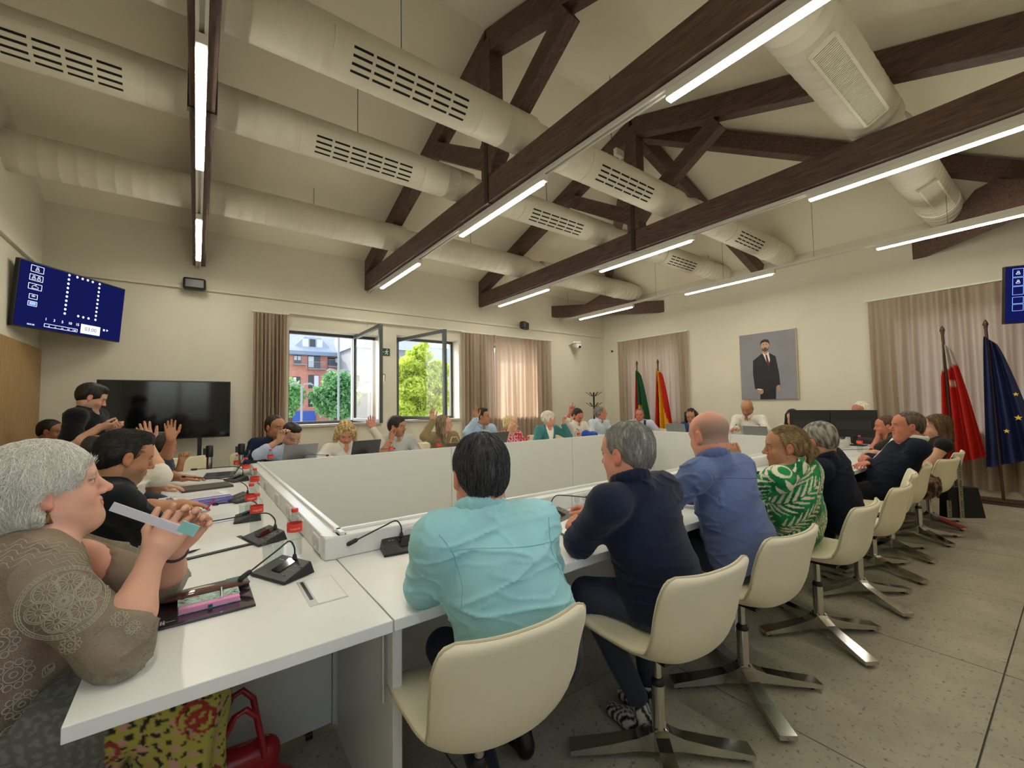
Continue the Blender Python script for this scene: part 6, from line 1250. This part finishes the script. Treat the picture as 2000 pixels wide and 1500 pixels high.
for (x, y, l) in [(*onz(575, 1084, ZT)[:2], 'water bottle with red label nearest the camera, beside the glass'), (*onz(501, 1040, ZT)[:2], 'water bottle with red label in front of the pair behind the second microphone'), (*onz(490, 1012, ZT)[:2], 'water bottle with red label just behind another, left table'),
   (*onz(497, 968, ZT)[:2], 'water bottle with red label at the left table by the third socket'), (*onz(480, 938, ZT)[:2], 'water bottle with red label under the right barrier post, nearer one'), (*onz(463, 928, ZT)[:2], 'water bottle with red label behind the open laptop, farthest on the left table'),
   (*ony(528, 900, 5.3)[:2], 'water bottle with red label beside the first laptop by the window side'), (*ony(764, 886, 5.2)[:2], 'water bottle with red label before the man in the grey shirt'), (*ony(857, 878, 5.2)[:2], 'water bottle with red label before the long-haired woman'),
   (*ony(1015, 862, 5.2)[:2], 'water bottle with red label before the woman in pink, left of two'), (*ony(1031, 862, 5.2)[:2], 'water bottle with red label before the woman in pink, right of two'), (*ony(1130, 850, 5.2)[:2], 'water bottle with red label before the man raising a finger'),
   (*onx(1323, 835, 7.35)[:2], 'water bottle with red label beside the grey laptop on the right end table'), (*onx(1662, 860, 6.6)[:2], 'water bottle with red label before the black monitors, left of two'), (*onx(1679, 860, 6.6)[:2], 'water bottle with red label before the black monitors, right of two')]:
    o = bt0 if first else copy_tree(bt0); first = False
    if abs(x - 6.6) < .01: x, y = x - .1, 1.75 + (.1 if 'right' in l else .33) * -1 + .25
    o.location = (x, y, ZT); o.rotation_euler = (0, 0, math.atan2(-y, -x) + .1); o['label'] = l
def tumbler(x, y, l, r=.038, h=.10): MB().lathe([(0, .004), (r * .85, .004), (r, h), (r + .002, h), (r * .87, 0), (0, 0)], (x, y, ZT), 28).build('drinking_glass', m_water, top=(l, 'glass'))
p = onz(533, 1108, ZT); tumbler(p[0], p[1], 'clear drinking glass beside the nearest microphone and bottle'); p = onz(478, 1012, ZT); tumbler(p[0], p[1], 'clear drinking glass left of the pair of bottles', .03, .08); p = onz(830, 1050, ZT); tumbler(p[0], p[1] + .03, 'clear drinking glass left of the man in turquoise by the socket box', .034, .09)
def slab(name, c, size, ang, m, label, cat, parts=(), bevel=.001):
    """flat thing lying on the table; parts: (name, dx, dy, z, sx, sy, sz, material) in its own frame"""
    a = R_(ang); u_ = A3(math.cos(a), math.sin(a), 0); v_ = A3(-math.sin(a), math.cos(a), 0); M = np.stack([u_, v_, A3(0, 0, 1)], 1); c = A3(*c)
    t = thing(name, label, cat, tuple(c)); MB().obox(c + A3(0, 0, size[2] / 2), size, M).build('cover', m, t, bevel=bevel)
    for (n, dx, dy, z, sx, sy, sz, mm) in parts: MB().obox(c + u_ * dx + v_ * dy + A3(0, 0, z + sz / 2), (sx, sy, sz), M).build(n, mm, t)
    return t, M, c
fa, fb = onz(290, 1243, ZT), onz(495, 1190, ZT); fc = (onz(290, 1243, ZT) + onz(480, 1135, ZT)) / 2; an = math.degrees(math.atan2(fb[1] - fa[1], fb[0] - fa[0]))
m_gloss = mat('glossy_aubergine', lin('2c1d2c'), .12, coat=.6)
t, M, c = slab('folder', (fc[0], fc[1], ZT), (.27, .24, .006), an, m_gloss, 'glossy dark purple folder with white lettering under the notebook', 'folder', [('spine_edge', 0, -.118, .0061, .27, .004, .001, m_black)])
for k, (s_, dx, dy) in enumerate((('SERVICIO', -.105, -.085), ('JURÍDICO', -.098, -.085), ('Ayuntamiento', -.088, -.085))): text_mesh('lettering', s_, .007 if k < 2 else .006, m_paper, t, c + M @ A3(dx, dy, .0064), np.stack([M[:, 1], -M[:, 0], A3(0, 0, 1)], 1) if k < 2 else M, .0002)
nb_c = c + M @ A3(.015, -.015, .0065); m_flor = mat('floral_cover', lin('9fc4b8'), .6, var=.35, vscale=70)
t, M2, c2 = slab('notebook', tuple(nb_c), (.165, .085, .003), an + 1, m_flor, 'small floral turquoise notebook with pink pages lying on the purple folder', 'notebook', [('page_block', 0, -.002, .003, .160, .083, .014, mat('pink_pages', lin('e79ac0'), .7)), ('top_cover', 0, .012, .0172, .165, .062, .002, m_flor), ('blue_clasp', .0, -.044, .004, .012, .006, .008, mat('clasp_blue', lin('2b4a6a'), .4))])
rg = random.Random(5); fm = [mat('petal_red', lin('cf5a4c'), .6), mat('petal_pink', lin('e3a2a0'), .6), mat('leaf_dark', lin('2f5a50'), .6)]
for k in range(40):
    x, y = rg.uniform(-.078, .078), rg.uniform(-.016, .040); b = MB(); r0 = rg.uniform(.002, .005); pc = c2 + M2 @ A3(x, y, .0194); b.add([pc + M2 @ A3(r0 * 1.5 * math.cos(q), r0 * math.sin(q), 0) for q in np.linspace(0, 2 * PI, 8)[:-1]], [tuple(range(7))]); b.build('printed_flower', fm[k % 3], t, fixn=False)
MB().tube([c2 + M2 @ A3(.035, .055, .022), c2 + M2 @ A3(.03, -.035, .024)], .004, 8).build('pen', m_chrome, top=('slim chrome pen clipped across the floral notebook', 'pen'))
gc = c + M @ A3(.005, .065, .0068); m_lea = mat('brown_embossed_leather', lin('5a2f1f'), .3, bump=.9, bscale=160, coat=.3)
b = MB(); P = []
for k in range(13): q = -.13 + .26 * k / 12; r0 = .02 * (1 - (abs(q) / .135) ** 6) + .001; P.append([tuple(gc + M @ A3(q, r0 * 1.0 * math.cos(a), .014 + .013 * (r0 / .02) * math.sin(a))) for a in np.linspace(0, 2 * PI, 15)])
b.grid(P); b.build('glasses_case', m_lea, top=('long embossed brown leather glasses case beside the notebook', 'case'))
b = MB(); gc2 = c + M @ A3(.015, .115, .0); P = []
t, M3, c3 = slab('phone_case', (gc2[0], gc2[1], ZT), (.24, .065, .018), an + 3, mat('dark_teal_case', lin('1f2c30'), .3), 'black and teal phone wallet with pale oval beyond the brown glasses case', 'phone case', [('silver_tip', -.112, 0, .0, .02, .066, .020, mat('silver_mesh', lin('a79f92'), .4, bump=.6, bscale=300)), ('teal_flap', .085, 0, .0005, .06, .066, .0185, mat('teal_flap', lin('2f5a60'), .35))], .004)
bb = MB(); bb.add([c3 + M3 @ A3(-.02 + .04 * math.cos(q), .016 * math.sin(q), .0186) for q in np.linspace(0, 2 * PI, 21)[:-1]], [tuple(range(20))]); bb.build('pale_oval', mat('oval_cream', lin('c9c4a6'), .5), t, fixn=False)
p = onz(415, 1073, ZT); t, M4, c4 = slab('document_folder', (p[0], p[1] + .02, ZT), (.30, .20, .005), 14, m_black, 'black folder with white sheet and a pen between the two seated at left', 'folder', [('sheet', -.01, .01, .0051, .27, .17, .001, m_paper)])
MB().tube([onz(345, 1086, ZT + .012), onz(378, 1076, ZT + .012), onz(392, 1072, ZT + .012)], [.005, .005, .001], 8).build('pen', m_black, top=('black pen lying on the white sheet left of the nearest microphone', 'pen'))
p = onz(430, 1012, ZT); t, M4, c4 = slab('papers', (p[0], p[1], ZT), (.30, .21, .004), 10, m_paper, 'white printed sheets with lilac edge under the hands of the man in black', 'papers', [('lilac_sheet', .0, -.008, .0, .30, .21, .002, mat('lilac', lin('a9a2dc'), .6))] + [('text_line', -.0, .085 - .02 * k, .0042, .24 - .03 * (k % 3), .003, .0004, m_ink) for k in range(8)])
MB().tube([onz(403, 996, .79), onz(420, 974, .85)], .0045, 8).build('pen', mat('pen_pink', lin('c2345a'), .4), top=('pink and white pen held by the man in the black T-shirt', 'pen')); 
p = onz(372, 985, ZT); t, M4, c4 = slab('folder_stack', (p[0] + .05, p[1], ZT), (.33, .25, .002), 12, m_black, 'stack of lilac folders with a printed sheet on top, left table', 'folders', [('lilac_folder', rg.uniform(-.006, .006), rg.uniform(-.006, .006), .002 + k * .009, .32, .24, .006, mat('lilac_d', lin('7a72c4'), .6) if k % 2 else mat('lilac', lin('a9a2dc'), .6)) for k in range(5)] + [('printed_sheet', .01, .02, .048, .30, .21, .002, m_paper)] + [('text_line', 0, .10 - .016 * k, .0502, .25, .003, .0004, m_ink) for k in range(11)])
p = onz(402, 953, ZT); slab('closed_laptop', (p[0], p[1], ZT), (.34, .24, .018), 8, mat('laptop_brown_grey', lin('4a4340'), .4), 'closed dark grey laptop on the left table behind the lilac folders', 'laptop', [('base_edge', 0, 0, -.0, .342, .242, .005, m_black)], .004)
def laptop(c, face, label, m, w=.36, tilt=20, txt=None):
    """face: direction towards the user"""
    f = nrm((face[0], face[1], 0)); r = A3(-f[1], f[0], 0); c = A3(*c); t = thing('laptop', label, 'laptop', tuple(c)); M = np.stack([r, f, A3(0, 0, 1)], 1)
    MB().obox(c + A3(0, 0, .009), (w, .24, .016), M).build('keyboard_base', m, t, bevel=.003); MB().obox(c + A3(0, 0, .0175) + f * -.03, (w * .88, .11, .001), M).build('keys', m_black, t)
    h = c - f * .12 + A3(0, 0, .018); a = R_(tilt); up = A3(0, 0, 1) * math.cos(a) - f * math.sin(a); nn = np.cross(r, up); M2_ = np.stack([r, nn, up], 1); lid = MB().obox(h + up * .118, (w, .008, .235), M2_).build('lid', m, t, bevel=.003)
    s = 1 if nn @ f > 0 else -1; MB().obox(h + up * .12 + nn * s * .0045, (w * .95, .001, .21), M2_).build('screen', m_screen, t)
m_lsil = mat('laptop_silver', lin('8f9092'), .3, metal=.5); m_lblk = mat('laptop_dark', lin('4f5052'), .28, metal=.4)
for px, l, m in ((579, 'open silver laptop seen from behind before the man in pale blue', m_lsil), (706, 'open dark laptop seen from behind before the curly blonde woman', m_lblk), (965, 'open black laptop seen from behind left of the woman in pink', m_lblk)): p = ony(px, 890, 5.36); laptop((p[0], 5.42, ZT), (-.15, 1), l, m)
p = onz(424, 930, ZT); laptop((p[0] + .02, p[1], ZT), (-1, .1), 'open black laptop seen from the side on the left table', m_lblk, tilt=32)
p = onx(1325, 838, 7.40); laptop((7.42, p[1], ZT), (1, .2), 'open grey laptop on the right end table before the dark curly-haired woman', m_lsil); laptop((7.42, 3.22, ZT), (1, .1), 'open grey laptop right of the bald man in white', m_lsil)
p = onz(1108, 1038, ZT); slab('notebook', (p[0] + .06, p[1], ZT), (.24, .30, .008), -10, mat('green_folder', lin('4f7a45'), .5), 'green and grey folder with white sheet under the hands of the man in navy', 'folder', [('white_sheet', .0, .02, .0085, .22, .26, .002, m_paper)])
for k, (x, y, l) in enumerate(((3.75, 1.62, 'loose papers before the grey-haired man in dark navy'), (4.55, 1.60, 'papers and notes before the suited man'), (5.3, 1.62, 'papers on the table beyond the suited man'), (7.35, 1.55, 'pile of papers and cables right of the black monitors'))): slab('papers', (x, y, ZT), (.21, .30, .006), 10 * k - 12, m_paper, l, 'papers', [('text_line', 0, .11 - .03 * q, .0062, .17, .003, .0004, m_ink) for q in range(7)])
# small silver and black purse between the navy and denim men
p = ony(1312, 920, 1.83); p = A3(p[0], 1.83, ZT); t = thing('purse', 'small silver and black purse standing on the table beside the denim shirt man', 'purse', (p[0], p[1], ZT)); M = np.stack([A3(.8, -.6, 0), A3(.6, .8, 0), A3(0, 0, 1)], 1)
b = MB(); b.prism([A3(*p) + M @ A3(x, -.03, z) for x, z in ((-.075, 0), (.075, 0), (.06, .09), (-.06, .09))], M @ A3(0, .06, 0)); b.build('body', mat('purse_silver', lin('c9c2a8'), .25, metal=.6), t, bevel=.006); MB().tube([A3(*p) + M @ A3(x, 0, z) for x, z in ((-.05, .09), (-.03, .105), (.03, .105), (.05, .09))], .006, 8).build('clasp', m_black, t)
# tote-shaped handbag on the table and blue folder bag on the window side
p = ony(888, 872, 5.35); t = thing('handbag', 'brown and cream handbag on the table before the long-haired woman', 'bag', (p[0], 5.35, ZT)); MB().prism([(p[0] - .13, 5.30, ZT), (p[0] + .13, 5.30, ZT), (p[0] + .10, 5.30, ZT + .12), (p[0] - .10, 5.30, ZT + .12)], (0, .09, 0)).build('body', mat('bag_brown', lin('5a4436'), .5), t, bevel=.008); MB().tube([(p[0] - .08, 5.34, ZT + .11), (p[0] - .05, 5.34, ZT + .20), (p[0] + .03, 5.34, ZT + .20), (p[0] + .08, 5.34, ZT + .11)], .006, 8).build('handle', mat('bag_cream', lin('c9b79a'), .5), t)
p = ony(1152, 842, 5.5); F = Field(); F.cone(A3(p[0] - .12, 5.5, ZT + .08), A3(p[0] + .12, 5.5, ZT + .06), .075, .06, .03); F.half((0, 0, -1), -ZT); F.disp = lambda P: .012 * wr(P, 40., 1.); V, Q = F.mesh(.010); t = thing('bag', 'crumpled bright blue bag on the table before the man raising a finger', 'bag', (p[0], 5.5, ZT)); np_mesh('cloth', [(V, Q, np.array(lin('27479e')), 0)], t, m_cloth)
# ---- red leather handbag under the table
bx, by = .13, 1.66; t = thing('handbag', 'red leather handbag with two handles standing under the table corner', 'bag', (bx, by, 0)); m_red = mat('red_leather', lin('8e1420'), .28, bump=.25, bscale=90, coat=.4)
F = Field(); F.cone(A3(bx - .09, by, .10), A3(bx + .09, by, .10), .085, .085, .04); F.cone(A3(bx - .07, by, .26), A3(bx + .07, by, .26), .045, .045, .08); F.half((0, 0, -1), -.002); F.disp = lambda P: .005 * wr(P, 34., 2.); V, Q = F.mesh(.008); np_mesh('body', [(V, Q, np.array(lin('8e1420')), 0)], t, attr_mat('red_leather_soft', .25, bump=.3, bscale=60))
for q, y in ((-1, by - .04), (1, by + .045)):
    MB().tube([(bx - .06, y, .27), (bx - .055, y + q * .01, .36), (bx - .02, y + q * .015, .435), (bx + .01, y + q * .015, .445), (bx + .04, y + q * .01, .41), (bx + .065, y, .27)], .0095, 10).build('handle', m_red, t)
    for x in (bx - .06, bx + .065): MB().box((x - .010, y - .004, .24), (x + .010, y + .004, .28)).build('handle_tab', m_red, t, bevel=.002)
MB().tube([(bx - .08, by, .302), (bx + .08, by, .302)], .005, 8).build('zip', mat('gold', lin('c9a55c'), .3, metal=1), t)
# ---- fur coat on the chair and the black bag with lettered straps
A_, B_ = ony(1826, 900, .96), ony(1806, 952, .94); F = Field(); F.cone(A_, B_, .055, .10, .03); F.cone(B_, B_ + A3(.05, .15, -.03), .10, .08, .04); F.disp = lambda P: .012 * wr(P * A3(1, 1, .5), 60., 1.) + .006 * wr(P, 140., 2.); V, Q = F.mesh(.009); t = thing('fur_coat', 'glossy dark brown fur garment heaped on the chair beside the long-haired woman', 'coat', tuple(B_ - A3(0, 0, .1)))
np_mesh('fur', [(V, Q, np.where((wr(V * A3(1, 1, .5), 90., 3.) > .1)[:, None], np.array([lin('6b4a36')]), np.array([lin('2a1a14')])), 0)], t, m_hair)
u_ = A3(.8, -.6, 0); nn = A3(-.6, -.8, 0); pc = dep(1886, 980, 4.28); t = thing('tote_bag', 'black bag with grey lettered straps hanging from the fur-draped chair', 'bag', tuple(pc - A3(0, 0, .17)))
b = MB(); b.prism([pc + u_ * x + A3(0, 0, z) for x, z in ((-.17, .15), (.14, .14), (.20, -.17), (-.19, -.16))], -nn * .09); b.build('body', mat('bag_black', (.008, .008, .009), .8), t, bevel=.01)
m_strap = mat('strap_grey', lin('8f8a72'), .8); m_st_ink = mat('strap_ink', lin('1c1a16'), .7)
for x, z1, z0 in ((-.055, .42, -.16), (-.18, .02, -.15)):
    sp0 = pc + u_ * x + nn * .012; sb = MB(); sb.obox(sp0 + A3(0, 0, (z1 + z0) / 2), (.042, z1 - z0, .004), np.stack([u_, A3(0, 0, 1), -nn], 1)); st = sb.build('strap', m_strap, t)
    text_mesh('strap_lettering', 'MARY KAY  MARY KAY  MARY KAY' if z1 > .1 else 'MARY KAY', .036, m_st_ink, st, sp0 + nn * .0035 + A3(0, 0, (z1 + z0) / 2), np.stack([A3(0, 0, -1), u_, nn], 1), .0004)
MB().tube([pc + u_ * -.055 + nn * .012 + A3(0, 0, .42), pc + u_ * -.05 - nn * .05 + A3(0, 0, .44), pc + u_ * -.05 - nn * .10 + A3(0, 0, .38), pc + u_ * -.05 - nn * .10 + A3(0, 0, .12)], .008, 6, flat=1).build('strap_back', m_strap, t)
# ---- repeats of one kind share a group phrase
GROUPS = dict(person='people in the meeting room', strip_lamp='strip lamps under the beams', lamp_rail='lamp rails', roof_truss='timber roof trusses', corner_beam='corner beams', air_duct='round air ducts under the roof', conference_table='white conference tables set in a ring',
    table_microphone='desk microphones on the tables', drinking_glass='drinking glasses', laptop='open laptops', curtain='beige curtains', flag='flags on poles', flag_stand='wooden flag stands', window_sash='open window sashes', wall_speaker='wall loudspeakers', wall_screen='blue voting screens',
    desk_monitor='monitors on the right end table', barrier_post='belt barrier posts', tree='trees outside the windows', papers='papers on the tables', pen='pens on the tables', wall_plate='cover plates')
for o in bpy.context.scene.objects:
    if o.parent is None and 'label' in o and 'group' not in o:
        g_ = GROUPS.get(o.name.split('.')[0])
        if g_: o['group'] = g_
